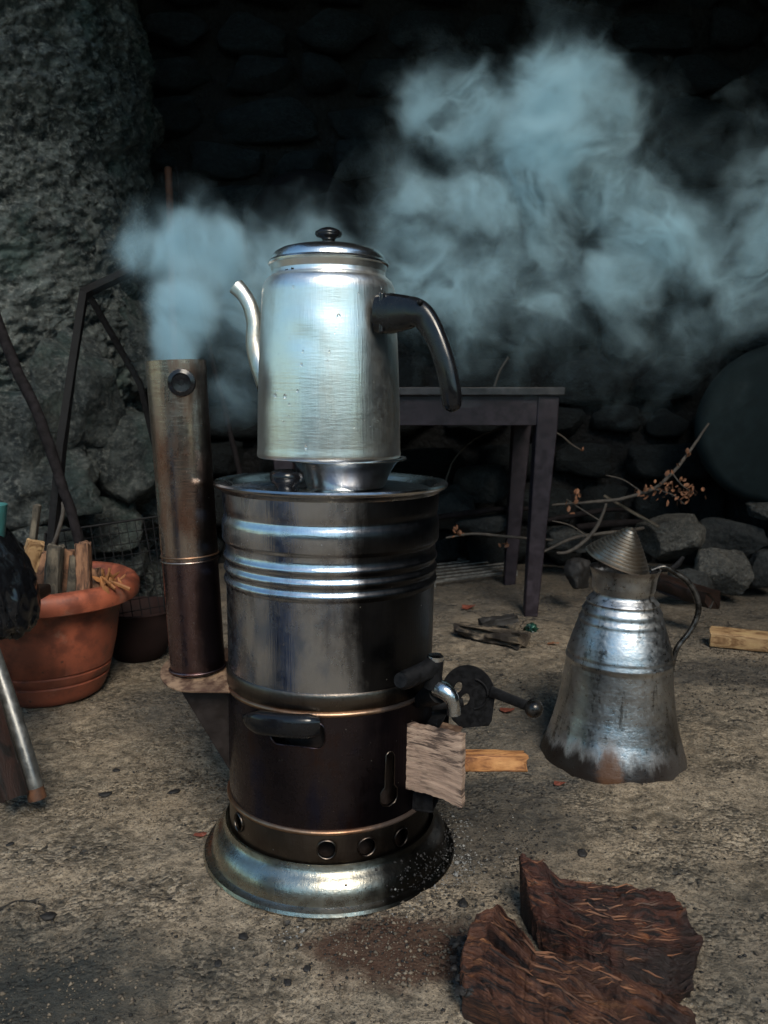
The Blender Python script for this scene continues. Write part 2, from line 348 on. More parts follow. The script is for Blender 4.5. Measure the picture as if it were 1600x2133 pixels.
M['terra_dark'] = m_simple('dirty_bowl_clay', (.020, .010, .009), .85, 0, .3, 20, spec=.2)
M['purple'] = m_simple('dark_purple_paint', (.026, .020, .027), .5, 0, .4, 40, .0006, spec=.3)
M['tabletop'] = m_simple('worn_tabletop', (.045, .042, .046), .42, 0, .6, 18, .0008, (.012, .011, .013))
M['bag'] = m_simple('glossy_black_sheet', (.006, .0065, .008), .16, 0, .2, 30, .0006)
M['teal'] = m_simple('teal_plastic', (.05, .18, .17), .5, 0, .2)
M['tubegrey'] = m_simple('grey_tube_metal', (.19, .19, .18), .4, .7, .4, 60)
M['pan'] = m_simple('dull_dark_pan', (.017, .026, .028), .85, 0, .25, 20, .0006, spec=.15)
M['pan_soot'] = m_simple('sooted_pan', (.007, .0065, .008), .9, .0, .2, 20, .0006, spec=.15)
M['pale_twig'] = m_simple('grey_bark', (.072, .062, .053), .8, 0, .4, 60)
M['leaf'] = m_simple('dry_orange_leaf', (.23, .10, .05), .7, 0, .5, 60)
M['red_leaf'] = m_simple('dry_red_leaf', (.16, .04, .022), .7, 0, .3, 60)
M['green'] = m_simple('green_foil', (.012, .06, .042), .25, .3, .6, 50, .002, (.004, .012, .010))
M['charcoal'] = m_simple('charcoal', (.014, .013, .013), .7, 0, .5, 120, .001)
M['ash'] = m_simple('pale_ash', (.27, .27, .26), .9, 0, .5, 200, .0005)
M['grit'] = m_simple('concrete_grit', (.15, .122, .09), .9, 0, .7, 25, .0004)
M['grille'] = m_simple('grille_metal', (.26, .26, .25), .45, .5, .4, 60)
M['rubber'] = m_simple('orange_foot', (.11, .045, .02), .7, 0, .6, 60)
M['wood_red'] = m_wood('split_red_wood', (.40, .15, .06), (.058, .020, .013), (.007, .004, .004), 14, .6, 1.1, .005, wav=.1, sparse=1)
M['wood_red2'] = m_wood('split_brown_wood', (.42, .18, .075), (.078, .030, .017), (.008, .005, .005), 12, .6, .8, .005, wav=.1, sparse=1)
M['wood_grey'] = m_wood('weathered_board_wood', (.44, .32, .24), (.32, .22, .165), (.075, .052, .042), 8, .8, 0, .0012, wav=.3)
M['wood_orange'] = m_wood('fresh_split_wood', (.58, .30, .12), (.42, .19, .07), (.13, .05, .022), 10, .65, 0, .001)
M['wood_pale'] = m_wood('pale_cut_wood', (.48, .33, .16), (.38, .24, .12), (.17, .09, .04), 8, .7, 0, .001)
M['wood_pot'] = m_wood('rough_pot_wood', (.30, .16, .09), (.17, .085, .05), (.04, .025, .018), 9, .8, 0, .002)
M['wood_potgrey'] = m_wood('grey_pot_wood', (.16, .135, .10), (.085, .072, .055), (.03, .027, .022), 9, .85, 0, .002)
M['wood_char'] = m_wood('charred_split_wood', (.30, .24, .17), (.10, .08, .06), (.014, .013, .012), 12, .8, .8, .003)
M['wood_dark'] = m_wood('dark_leg_wood', (.028, .012, .008), (.016, .008, .006), (.006, .004, .003), 8, .55)
M['bark'] = m_simple('old_bark_stick', (.014, .012, .013), .9, 0, .5, 60, .002, spec=.1)
M['handle_wood'] = m_simple('reddish_stick_wood', (.14, .05, .025), .7, 0, .4, 60, .001)
M['pier'] = m_rock('rough_rock_plaster', (.014, .021, .023), (.14, .157, .147), (.38, .395, .36), 1.0, .046, (.055, .10, .088))
M['pierstone'] = m_rock('pier_boulder', (.012, .018, .020), (.078, .090, .086), (.20, .21, .195), 1.3, .04, (.036, .066, .058))
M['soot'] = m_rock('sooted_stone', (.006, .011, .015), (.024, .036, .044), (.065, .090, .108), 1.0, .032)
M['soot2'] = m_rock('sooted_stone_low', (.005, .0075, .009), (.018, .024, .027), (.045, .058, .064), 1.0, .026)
M['mortar'] = m_rock('sooted_mortar', (.004, .0045, .005), (.009, .010, .011), (.016, .018, .02), 2.0, .02)
M['rubble'] = m_rock('grey_rubble_stone', (.035, .037, .036), (.11, .108, .098), (.22, .205, .18), 2.6, .016)
M['rubble_dark'] = m_rock('dark_rubble_stone', (.016, .018, .019), (.035, .038, .038), (.06, .062, .06), 2.0, .008)

# ------------------------------------------------------------------ ground
def ground_h(P):
    h = .0070 * fbm(P, 2.2, 4, 3) + .0050 * fbm(P, 9, 4, 11) + .0045 * fbm(P, 38, 3, 5)
    rough = np.clip(fbm(P, 1.8, 3, 21) * 2.2 + .35, 0, 1)
    h -= .008 * rough * np.clip(fbm(P, 24, 4, 31) * 2, 0, 1)
    return h
def gz(x, y): return float(ground_h(np.array([[x, y, 0.]]))[0])
def build_ground():
    def axis(a, b, fine0, fine1, st, grow=1.35):
        xs = list(np.arange(fine0, fine1 + st, st)); s = st
        while xs[-1] < b: s *= grow; xs.append(min(xs[-1] + s, b))
        s = st
        while xs[0] > a: s *= grow; xs.insert(0, max(xs[0] - s, a))
        return np.array(xs)
    X = axis(-500, 500, -1.0, 1.3, .0055); Y = axis(-500, 500, .62, 2.7, .0055)
    gx, gy = np.meshgrid(X, Y); P = np.stack([gx.ravel(), gy.ravel(), np.zeros(gx.size)], 1)
    fade = np.clip((6 - np.linalg.norm(P, axis=1)) / 3, 0, 1); P[:, 2] = ground_h(P) * fade
    nx, ny = len(X), len(Y); i = np.arange((ny - 1) * nx).reshape(ny - 1, nx)[:, :-1].ravel()
    F = np.stack([i, i + 1, i + nx + 1, i + nx], 1)
    me = bpy.data.meshes.new('ground'); me.vertices.add(len(P)); me.vertices.foreach_set('co', P.ravel())
    me.loops.add(F.size); me.loops.foreach_set('vertex_index', F.ravel()); me.polygons.add(len(F))
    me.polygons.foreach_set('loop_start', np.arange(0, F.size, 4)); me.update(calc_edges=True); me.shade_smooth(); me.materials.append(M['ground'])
    o = bpy.data.objects.new('ground', me); col.objects.link(o); tag(o, kind='structure')
build_ground()

# ------------------------------------------------------------------ rear stone wall, built stone by stone
def build_back_wall():
    root = thing('stone_wall', 'soot-blackened rubble stone wall closing off the back of the recess', 'wall', (.55, 3.25, 0))
    X0, X1, H = -1.0, 1.95, 2.55
    # mortar bed, one rough sheet with thickness
    nx, nz = 120, 100
    gx, gz_ = np.meshgrid(np.linspace(X0, X1, nx), np.linspace(-.05, H, nz)); P = np.stack([gx.ravel(), np.full(gx.size, 3.27), gz_.ravel()], 1)
    P[:, 1] += .03 * fbm(P, 5, 4, 4)
    F = [(j * nx + i, j * nx + i + 1, (j + 1) * nx + i + 1, (j + 1) * nx + i) for j in range(nz - 1) for i in range(nx - 1)]
    Bk, Fb = box((X0 + X1) / 2, 3.46, H / 2 - .02, X1 - X0, .26, H)
    V, FF = join((P, F), (Bk, Fb)); mk('mortar', V, FF, M['mortar'], root, 180, world=True)
    protos = [rock(1, .42, 1, 100 + k, 3, .22, .72) for k in range(9)]
    meshes = {}
    z = -.02; rr = random.Random(5); n = 0
    while z < H - .05:
        hh = rr.uniform(.11, .20); x = X0 + rr.uniform(-.1, .05)
        while x < X1:
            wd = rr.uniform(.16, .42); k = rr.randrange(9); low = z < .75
            hz = hh * rr.uniform(.85, 1.08)
            key = (k, low)
            if key not in meshes:
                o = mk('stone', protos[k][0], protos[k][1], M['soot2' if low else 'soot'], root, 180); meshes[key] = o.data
            else:
                o = bpy.data.objects.new('stone', meshes[key]); col.objects.link(o); o.parent = root
            o.location = (x + wd / 2 - .55, rr.uniform(-.045, .02), z + hh / 2 + rr.uniform(-.012, .012))
            o.scale = (wd * 1.02, rr.uniform(.3, .42), hz * 1.04); o.rotation_euler = (rr.uniform(-.08, .08), rr.uniform(-.07, .07) + rr.choice([0, math.pi]), rr.uniform(-.1, .1))
            x += wd + rr.uniform(.0, .02); n += 1
        z += hh + rr.uniform(0, .012)
build_back_wall()

# ------------------------------------------------------------------ left rough rock pier
def build_pier():
    root = thing('rock_pier', 'rough grey rock and plaster pier standing at the left of the recess', 'wall', (-1.1, 2.5, 0))
    plan = smoothpath([(-2.6, 1.75, 0), (-1.9, 2.0, 0), (-1.35, 2.22, 0), (-1.02, 2.40, 0), (-.90, 2.56, 0), (-.87, 2.80, 0), (-.92, 3.10, 0), (-.97, 3.4, 0)], 24)
    P0 = np.array([tuple(p) for p in plan]); L = np.concatenate([[0], np.cumsum(np.linalg.norm(np.diff(P0, axis=0), axis=1))])
    n = 460; s = np.linspace(0, L[-1], n); X = np.interp(s, L, P0[:, 0]); Y = np.interp(s, L, P0[:, 1])
    T = np.stack([np.gradient(X), np.gradient(Y)], 1); T /= np.linalg.norm(T, axis=1)[:, None]; N = np.stack([T[:, 1], -T[:, 0]], 1)
    m = 420; Z = np.linspace(-.05, 2.6, m)
    gx = np.tile(X, m); gy = np.tile(Y, m); gz2 = np.repeat(Z, n); Nx = np.tile(N[:, 0], m); Ny = np.tile(N[:, 1], m)
    P = np.stack([gx, gy, gz2], 1)
    low = np.clip((.95 - gz2) / .5, 0, 1)
    d1, d2, idn = cells(P * np.array([2.6, 2.6, 3.4]) + .35 * np.stack([fbm(P, 3, 3, 61), fbm(P, 3, 3, 62), fbm(P, 3, 3, 63)], 1), 7)
    edge = np.clip((d2 - d1) * 4, 0, 1)
    h = .10 * fbm(P, 1.7, 3, 2) + .050 * fbm(P, 6, 4, 8) + .034 * fbm(P, 20, 4, 15, .65) + .012 * fbm(P, 75, 2, 25)
    h += (.075 * np.sqrt(edge) - .05 + .04 * idn) * (.25 + .75 * low)
    c1, c2, _ = cells(P * 24, 3); h += .014 * np.clip(1 - c1 * 1.3, 0, 1) * np.clip(fbm(P, 5, 3, 90) + .6, 0, 1)
    lean = (2.6 - gz2) * .03
    P[:, 0] += Nx * (h + lean); P[:, 1] += Ny * (h + lean)
    F = [(j * n + i, j * n + i + 1, (j + 1) * n + i + 1, (j + 1) * n + i) for j in range(m - 1) for i in range(n - 1)]
    V = P; k = len(V)
    # solid back and top so that the pier has its depth
    back = np.array([(-2.6, 3.6, -.05), (-2.6, 3.6, 2.6), (-.97, 3.6, -.05), (-.97, 3.6, 2.6)])
    V = np.vstack([V, back]); top = list(range((m - 1) * n, m * n)); F.append(tuple(top + [k + 3, k + 1]))
    mk('rock_face', V, F, M['pier'], root, 180, world=True)
    # boulders one can tell apart in the lower half
    for q, (px, py, Yd, sx, sz, sd) in enumerate([(40, 905, 2.17, .34, .26, 1), (40, 1010, 2.15, .40, .24, 2), (215, 960, 2.38, .36, .32, 3), (150, 820, 2.28, .26, .36, 4),
                                     (285, 1060, 2.58, .24, .20, 5), (170, 1090, 2.36, .34, .20, 6), (230, 1180, 2.46, .30, .16, 9), (60, 1130, 2.15, .3, .16, 10),
                                     (275, 720, 2.62, .2, .34, 12)]):
        p = at(px, py, Yd); V, F = rock(sx, .26, sz, 40 + sd, 4, .30, .55)
        V = V + .010 * fbm(V, 30, 4, sd)[:, None] * V / (np.linalg.norm(V, axis=1)[:, None] + 1e-6)
        o = mk('stone', V, F, M['pierstone'], root, 180); o.location = p - Vector(root.location) + Vector((0, .035, 0)); o.rotation_euler = (0, random.uniform(-.2, .2), R(25))
build_pier()

# roof slab over the recess and the wall on its right: outside the frame, they keep the recess dark
V, F = box(.60, 2.20, 2.64, 2.85, 2.7, .16); tag(mk('ceiling', V, F, M['soot'], None, 30), kind='structure')
def build_side_wall():
    root = thing('side_wall', 'dark stone wall closing the right side of the recess', 'wall', (1.9, 2.2, 0))
    nx, nz = 90, 70
    gy, gzz = np.meshgrid(np.linspace(-.3, 3.4, nx), np.linspace(-.05, 2.55, nz)); P = np.stack([np.full(gy.size, 1.86), gy.ravel(), gzz.ravel()], 1)
    d1, d2, i_ = cells(P * np.array([3, 3.2, 5.5]), 17); P[:, 0] -= .08 * np.clip((d2 - d1) * 3, 0, 1) + .03 * fbm(P, 6, 4, 5)
    F = [(j * nx + i + 1, j * nx + i, (j + 1) * nx + i, (j + 1) * nx + i + 1) for j in range(nz - 1) for i in range(nx - 1)]
    V, FF = join((P, F), box(2.05, 1.55, 1.25, .3, 3.7, 2.6)); mk('stone_face', V, FF, M['soot2'], root, 180, world=True)
build_side_wall()

# added out of view to shape metal reflections: a dark wall, a blue cylinder
def build_reflection_props():
    root = thing('reflection_wall', 'unseen low dark wall added behind the viewer to darken low reflections', 'wall', (0, -6.5, 0)); V, F = box(0, -6.5, .7, 16, .5, 1.4); bevel(mk('stone_face', V, F, M['pierstone'], root, 30, world=True), .03, 2)
    root = thing('blue_stand_in', 'unseen blue cylinder added for its reflection on the samovar, in place of jeans', 'blue_stand_in', (-.66, .58, 0))
    mk('blue_stand_in_body', *lathe([(.12, .001), (.135, .01), (.140, .06), (.143, .16), (.146, .17), (.143, .18), (.145, .36), (.148, .37), (.145, .38), (.140, .50), (.125, .53), (.0005, .535)], 48), m_simple('stand_in_blue', (.025, .11, .30), .4, 0, .1, 10), root, 40)
build_reflection_props()

# ------------------------------------------------------------------ the samovar
D = 1.15
def zs(y, r=0.0, Y=D): return at(800, y, Y - r).z        # height of a feature seen at pixel row y on a surface r nearer than the axis
SX = -.0800
def angle_for(px, cx, r, dz):               # bearing on an upright cylinder of the spot seen in pixel column px
    a = 0.0
    for _ in range(12):
        dep = (D - r * math.cos(a)) * math.cos(PITCH) + dz * math.sin(PITCH)
        a = math.asin(max(-.99, min(.99, ((px - 800) / FPX * dep - cx) / r)))
    return a
def build_samovar():
    root = thing('samovar', 'tall wood-fired steel samovar with side chimney standing on the concrete', 'samovar', (SX, D, .001), rot=(0, R(.7), 0))
    rb = .1445
    z_fl = zs(1830, .155); z_b2 = zs(1736, rb); z_b1 = zs(1491, rb + .001); z_ring = zs(1448, rb); ztop = zs(1041, .150)
    # flared base flange
    fl = [(.1815, .001), (.1840, .004), (.1822, .008), (.177, .009), (.173, .011), (.1715, .018), (.1700, .026), (.1655, .035), (.160, .041), (.1555, .0445), (.1535, .049), (.152, .055), (.1495, z_fl), (.147, z_fl + .004)]
    mk('base_flange', *shell(fl, .003, 128), M['flange'], root, 50)
    # vented ring
    ringp = [(.1462, z_fl + .003), (.1455, z_b2 - .006), (.1445, z_b2 - .003)]
    ring = mk('vent_ring', *shell(ringp, .002, 128), M['ring'], root, 30)
    body = [(.1452, z_b2 + .003), (.1458, z_b2 + .03), (.1460, (z_b1 + z_b2) / 2), (.1462, z_b1 - .012), (.1466, z_b1 - .003)]
    n = 14; bp = []
    for i in range(len(body) - 1):
        for k in range(n): t = k / n; bp.append((body[i][0] * (1 - t) + body[i + 1][0] * t, body[i][1] * (1 - t) + body[i + 1][1] * t))
    bp.append(body[-1]); fb = mk('firebox', *shell(bp, .002, 160), M['fire'], root, 30)
    # openings
    def ang(px, r=rb): return angle_for(px, SX, r, .62)
    def radial(phi, z, r): return Vector((r * math.sin(phi), -r * math.cos(phi), z))
    def cutter(pts2, phi, z):               # prism along the radial direction; pts2 = (across, up)
        a = Vector((math.cos(phi), math.sin(phi), 0)); o_ = Vector((math.sin(phi), -math.cos(phi), 0)); V = []; m_ = len(pts2)
        for rr in (.11, .18):
            for (u, v_) in pts2: V.append(tuple(o_ * rr + a * u + Vector((0, 0, z + v_))))
        F = [tuple(reversed(range(m_))), tuple(range(m_, 2 * m_))] + [(i, (i + 1) % m_, m_ + (i + 1) % m_, m_ + i) for i in range(m_)]
        return np.array(V), F
    def circ(r, m_=20, ex=1): return [(r * math.cos(2 * math.pi * k / m_), ex * r * math.sin(2 * math.pi * k / m_)) for k in range(m_)]
    def rrect(w_, h_, rc):
        o_ = []
        for cx, cz, a0 in ((w_ / 2 - rc, h_ / 2 - rc, 0), (-w_ / 2 + rc, h_ / 2 - rc, 90), (-w_ / 2 + rc, -h_ / 2 + rc, 180), (w_ / 2 - rc, -h_ / 2 + rc, 270)):
            for k in range(6): a = R(a0 + k * 18); o_.append((cx + rc * math.cos(a), cz + rc * math.sin(a)))
        return o_
    def cut(target, cs):
        V, F = join(*cs); c = mk('cutter', V, F, M['iron'], None, None); c.matrix_world = root.matrix_world.copy()
        c.location = root.location; c.rotation_euler = root.rotation_euler
        b = target.modifiers.new('cut', 'BOOLEAN'); b.object = c; b.solver = 'EXACT'; b.operation = 'DIFFERENCE'
        bpy.context.view_layer.update(); bake(target); me = c.data; bpy.data.objects.remove(c); bpy.data.meshes.remove(me)
        target.data.shade_smooth(); target.data.set_sharp_from_angle(angle=R(30))
    vents = [(ang(680), 1769), (ang(762), 1762), (ang(832), 1742), (ang(500), 1715)]
    vz = [zs(y, rb * math.cos(p)) for p, y in vents]
    cut(ring, [cutter(circ(.0118), p, z) for (p, y), z in zip(vents, vz)])
    # handle recess, key-shaped slot, fuel door
    hphi, hz = ang(618), zs(1530, rb * math.cos(ang(618)))
    kphi, kz = ang(806), zs(1622, rb * math.cos(ang(806)))
    dphi, dz = R(74), zs(1590, .06)
    slot = [(1.08 * a_, .98 * b_) for a_, b_ in [(-.012, -.028), (-.008, -.034), (0, -.037), (.008, -.034), (.012, -.028), (.012, -.016), (.007, -.009), (.007, .030), (.004, .036), (-.001, .038), (-.005, .034), (-.006, .006), (-.006, -.009), (-.012, -.016)]]
    cut(fb, [cutter(rrect(.074, .034, .012), hphi, hz), cutter(slot, kphi, kz), cutter(rrect(.088, .105, .012), dphi, dz)])
    for (p, y), z in zip(vents, vz):
        path = [radial(p + u / .1475, z + v_, .1472) for u, v_ in circ(.0125, 24)]; path.append(path[0])
        mk('vent_lip', *tube(path, .0013, 6, up=radial(p, 0, 1), cap=False), M['ring'], root, 60)
    path = [radial(kphi + u * 1.06 / .147, kz + v_ * 1.04, .1466) for u, v_ in slot]; path.append(path[0])
    mk('slot_lip', *tube(path, .0009, 6, up=radial(kphi, 0, 1), cap=False), M['ring'], root, 60)
    path = [radial(hphi + u * 1.02 / .147, hz + v_ * 1.04, .1464) for u, v_ in rrect(.074, .034, .012)]; path.append(path[0])
    mk('recess_lip', *tube(path, .0010, 6, up=radial(hphi, 0, 1), cap=False), M['fire'], root, 60)
    # inner fire pot seen through the openings
    mk('fire_pot', *lathe([(.118, .02), (.122, z_b1 + .01)], 64), M['duct'], root, 60)
    # beads
    for z in (z_b2, z_b1):
        mk('bead', *lathe([(.1440, z - .0035), (.1480, z - .003), (.1495, z - .0005), (.1485, z + .0025), (.1445, z + .0035)], 128), M['copper'], root, 60)
    # soldered collar between firebox and water tank
    mk('collar', *shell([(.1458, z_b1 + .003), (.1475, z_b1 + .006), (.1478, z_ring - .003), (.1462, z_ring)], .003, 128), M['ring'], root, 40)
    # ribbed water tank
    pr = [(.1446, z_ring - .006), (.1450, z_ring + .004)]
    def zr(y): return zs(y, .148)
    pr += [(.1462, zr(1262))]
    for yc in (1249, 1222, 1195):        # three raised ribs
        pr += [(.1462, zr(yc + 12)), (.1472, zr(yc + 9)), (.1492, zr(yc + 4)), (.1497, zr(yc)), (.1485, zr(yc - 5)), (.1466, zr(yc - 9))]
    pr += [(.1468, zr(1176)), (.1465, zr(1168)), (.1470, zr(1164)), (.1500, zr(1160)), (.1512, zr(1154)), (.1514, zr(1128)), (.1512, zr(1118)), (.1498, zr(1109)), (.1480, zr(1102)), (.1478, zr(1096)), (.1490, zr(1090)), (.1498, zr(1082)), (.1503, zr(1060)), (.1508, ztop - .002)]
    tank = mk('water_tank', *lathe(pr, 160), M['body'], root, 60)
    # lid plate with rolled rim
    zl = ztop
    lid = [(.0005, zl - .001), (.06, zl - .001), (.062, zl - .003), (.136, zl - .004), (.140, zl - .003), (.145, zl + .003), (.156, zl + .008), (.1605, zl + .0085), (.1625, zl + .006), (.1618, zl + .003), (.158, zl + .001), (.152, zl - .003), (.149, zl - .007), (.0005, zl - .008)]
    lp = mk('lid_plate', *lathe(lid, 160), M['plate'], root, 50)
    k = at(587, 1018, D - .06); kx, ky = k.x - SX, k.y - D
    kn = np.array(lathe([(.0125, 0), (.0120, .004), (.0135, .008), (.0185, .012), (.0200, .0165), (.0185, .021), (.012, .0235), (.0005, .0242)], 32)[0]); kf = lathe([(.0125, 0), (.0120, .004), (.0135, .008), (.0185, .012), (.0200, .0165), (.0185, .021), (.012, .0235), (.0005, .0242)], 32)[1]
    mk('lid_knob', kn * np.array([1.15, 1.15, 1.35]) + np.array([kx, ky, zl - .004]), kf, M['black'], lp, 50)
    # curved black grip over the recess
    a0, a1 = ang(520), ang(664); path = []; rad = []
    for i in range(29):
        t = i / 28; a = a0 + (a1 - a0) * t; z = zs(1492 + 14 * t + 3 * math.sin(t * 3), rb * math.cos(a))
        path.append(radial(a, z - .001, .158 - .006 * (2 * t - 1) ** 4)); rad.append(.0030 + .0120 * min(1, (t * 3.2)) ** .8 if t < .9 else .0150 - .003 * (t - .9) / .1)
    mk('side_grip', *tube(path, rad, 20, .72, power=3.0), M['black'], root, 60)
    # chimney: wedge duct, plate, pipe in two lengths, knob
    pb = at(413, 1392, D) ; pt = at(366, 752, D); ax = (pt - pb).normalized()
    O = Vector(root.location); inv = root.rotation_euler.to_matrix().inverted()
    def L(p): return inv @ (Vector(p) - O)
    zpl = pb.z - .001
    apex = at(483, 1622, D - .035)
    w2 = .040; xL = at(371, 1425, D - .02).x; xR = SX - .128
    Vd = [(xL, D - w2, zpl - .004), (xR, D - w2, zpl - .004), (xR, D + w2, zpl - .004), (xL, D + w2, zpl - .004), (xR - .003, D - w2, apex.z), (xR - .003, D + w2, apex.z)]
    Fd = [(0, 4, 1), (3, 2, 5), (0, 3, 5, 4), (1, 4, 5, 2), (0, 1, 2, 3)]
    bevel(mk('flue_duct', [tuple(L(v)) for v in Vd], Fd, M['duct'], root, 30), .0015, 2)
    pc = Vector((pb.x, D, 0)); out = []
    for i in range(21): a = R(90 + 9 * i); out.append((pc.x - SX + .053 * math.cos(a) - .001, .060 * math.sin(a) - .006))
    out += [(-.128, -.066), (-.128, .054)]
    plate('flue_plate', out, [], .0022, M['rust'], root, Matrix.Translation((0, 0, zpl)) @ Matrix.Rotation(R(12), 4, 'X'))
    lowp = pb + ax * .165
    def pipe(name, p0, p1, r0, r1, m_, ends):
        n_ = 40; Pp = [p0.lerp(p1, i / n_) for i in range(n_ + 1)]; rd = [r0 + (r1 - r0) * i / n_ for i in range(n_ + 1)]
        Vo, Fo = tube([L(p) for p in Pp], rd, 64, cap=False, up=Vector((0, 1, 0))); Vi, Fi = tube([L(p) for p in Pp], [q - .0014 for q in rd], 64, cap=False, up=Vector((0, 1, 0)))
        nv = len(Vo); V, F = join((Vo, Fo), (Vi, [tuple(reversed(f)) for f in Fi]))
        for base in (0, n_ * 64):
            for k_ in range(64): F.append((base + k_, base + (k_ + 1) % 64, nv + base + (k_ + 1) % 64, nv + base + k_))
        o_ = mk(name, V, F, m_, root, 40); return o_
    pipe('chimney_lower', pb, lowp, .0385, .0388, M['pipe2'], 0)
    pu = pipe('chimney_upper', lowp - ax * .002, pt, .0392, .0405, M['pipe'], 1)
    def ringtube(c, r, th, m_, name):
        a = ax.orthogonal().normalized(); b = ax.cross(a); pts = [L(c + a * (r * math.cos(2 * math.pi * k_ / 48)) + b * (r * math.sin(2 * math.pi * k_ / 48))) for k_ in range(49)]
        mk(name, *tube(pts, th, 8, up=Vector(ax), cap=False), m_, root, 60)
    ringtube(lowp - ax * .004, .0392, .0018, M['pipe'], 'pipe_bead'); ringtube(lowp + ax * .003, .0395, .0014, M['copper'], 'pipe_bead'); ringtube(pb + ax * .003, .0395, .0022, M['pipe2'], 'pipe_bead')
    kc = at(379, 797, D - .047); front = Vector((.12, -1, .0)).normalized()
    kV, kF = lathe([(.012, -.012), (.0125, -.002), (.0175, 0), (.0185, .004), (.0175, .008), (.0125, .0095), (.0118, .0075), (.004, .0070), (.0035, .0078), (.0005, .0078)], 40)
    q = front.to_track_quat('Z', 'Y'); kV = np.array([tuple(L(kc + q @ Vector(v))) for v in kV]); mk('chimney_knob', kV, kF, M['black'], pu, 50)

    # tap: stem out of the tank, body, curved spout, lever
    tp = [at(868, 1462, 1.075), at(893, 1450, 1.045), at(915, 1442, 1.015)]
    tap = mk('tap', *tube([L(p) for p in smoothpath(tp, 6)], [.009, .010, .0135, .0145, .014], 20), M['iron'], root, 60)
    sp = [at(910, 1432, 1.012), at(928, 1440, 1.004), at(942, 1458, 1.0), at(946, 1488, 1.0)]
    mk('spout', *tube([L(p) for p in smoothpath(sp, 8)], [.0115, .0115, .0105, .0085, .0088], 20), M['chrome'], tap, 60)
    mk('valve_stem', *tube([L(at(903, 1432, 1.013)), L(at(905, 1408, 1.013)), L(at(906, 1375, 1.013))], [.0125, .0105, .0095, .0115], 20), M['iron'], tap, 40)
    mk('valve_cap', *tube([L(at(906, 1377, 1.013)), L(at(907, 1366, 1.013)), L(at(907, 1363, 1.013))], [.0108, .0105, .008], 20), M['chrome'], tap, 40)
    lv = mk('tap_lever', *tube([L(at(906, 1385, 1.013)), L(at(880, 1400, 1.00)), L(at(850, 1414, .985)), L(at(838, 1418, .98))], [.0135, .0125, .0125, .0120], 16, .8), M['iron'], tap, 60)
    mk('lever_end', *tube([L(at(840, 1417, .9815)), L(at(834, 1417, .976))], [.0112, .0095], 16), M['iron'], lv, 40)
    # fuel door frame sticking out of the firebox, with its top ledge
    od = Vector((math.sin(dphi), -math.cos(dphi), 0)); sd = Vector((math.cos(dphi), math.sin(dphi), 0))
    for (u, zz, du, dzz, nm) in ((0, .054, .100, .003, 'door_frame'), (0, -.054, .100, .003, 'door_frame'), (-.0485, 0, .003, .1045, 'door_frame'), (.0485, 0, .003, .1045, 'door_frame')):
        Mx = Matrix.Translation(od * .150 + sd * u + Vector((0, 0, dz + zz))) @ Matrix.Rotation(dphi, 4, 'Z')
        bevel(mk(nm, *box(0, 0, 0, du, .030, dzz, Mx), M['iron'], root, 30), .0006, 2)
    Mx = Matrix.Translation(od * .176 + Vector((0, 0, dz + .050)) - sd * .018) @ Matrix.Rotation(dphi, 4, 'Z') @ Matrix.Rotation(R(8), 4, 'X')
    bevel(mk('door_ledge', *box(0, 0, 0, .050, .034, .002, Mx), M['rust'], root, 30), .0006, 2)
    # swung-open door plate: round top, square foot, two oval draught holes, arm and ball
    cD = at(975, 1446, 1.12); outl = []
    rD = .0375
    for i in range(25): a = R(-12 + i * (224) / 24); outl.append((rD * math.cos(a), rD * 1.12 * math.sin(a)))
    outl += [(-.020, -.040), (-.008, -.050), (.030, -.043), (.034, -.036)]
    def ov(cx, cz, rx, rz, th): return [(cx + rx * math.cos(a) * math.cos(th) - rz * math.sin(a) * math.sin(th), cz + rx * math.cos(a) * math.sin(th) + rz * math.sin(a) * math.cos(th)) for a in [2 * math.pi * k_ / 20 for k_ in range(20)]]
    MD = Matrix.Translation(L(cD)) @ Matrix.Rotation(R(-12), 4, 'Z') @ Matrix.Rotation(R(90), 4, 'X')
    dp = plate('door_plate', outl, [ov(-.0140, .009, .0055, .0090, -.35), ov(-.0040, -.008, .0062, .0100, -.35)], .0022, M['iron'], root, MD)
    rr_ = [MD @ Vector((.006 + .022 * math.cos(a), .002 + .022 * math.sin(a), .0025)) for a in [R(-80 + 10 * k_) for k_ in range(17)]]
    mk('draught_ridge', *tube(rr_, .0018, 8), M['iron'], dp, 60)
    ar = [L(at(1022, 1440, 1.108)), L(at(1060, 1455, 1.098)), L(at(1098, 1470, 1.09))]
    arm = mk('door_arm', *tube(ar, [.0085, .0075, .0075], 12, .3), M['iron'], dp, 30)
    bV, bF = ico(3); c_ = L(at(1112, 1476, 1.087)); bV = bV * np.array([.0130, .0125, .0130]) + np.array(c_)
    mk('ball_handle', bV, bF, M['darkmetal'], arm, 180)
    # door bracket joining plate and firebox
    mk('door_hinge', *tube([L(at(900, 1470, 1.115)), L(at(935, 1468, 1.118)), L(at(965, 1462, 1.119))], [.007, .006, .006], 10, .5), M['iron'], root, 30)
    return root
build_samovar()

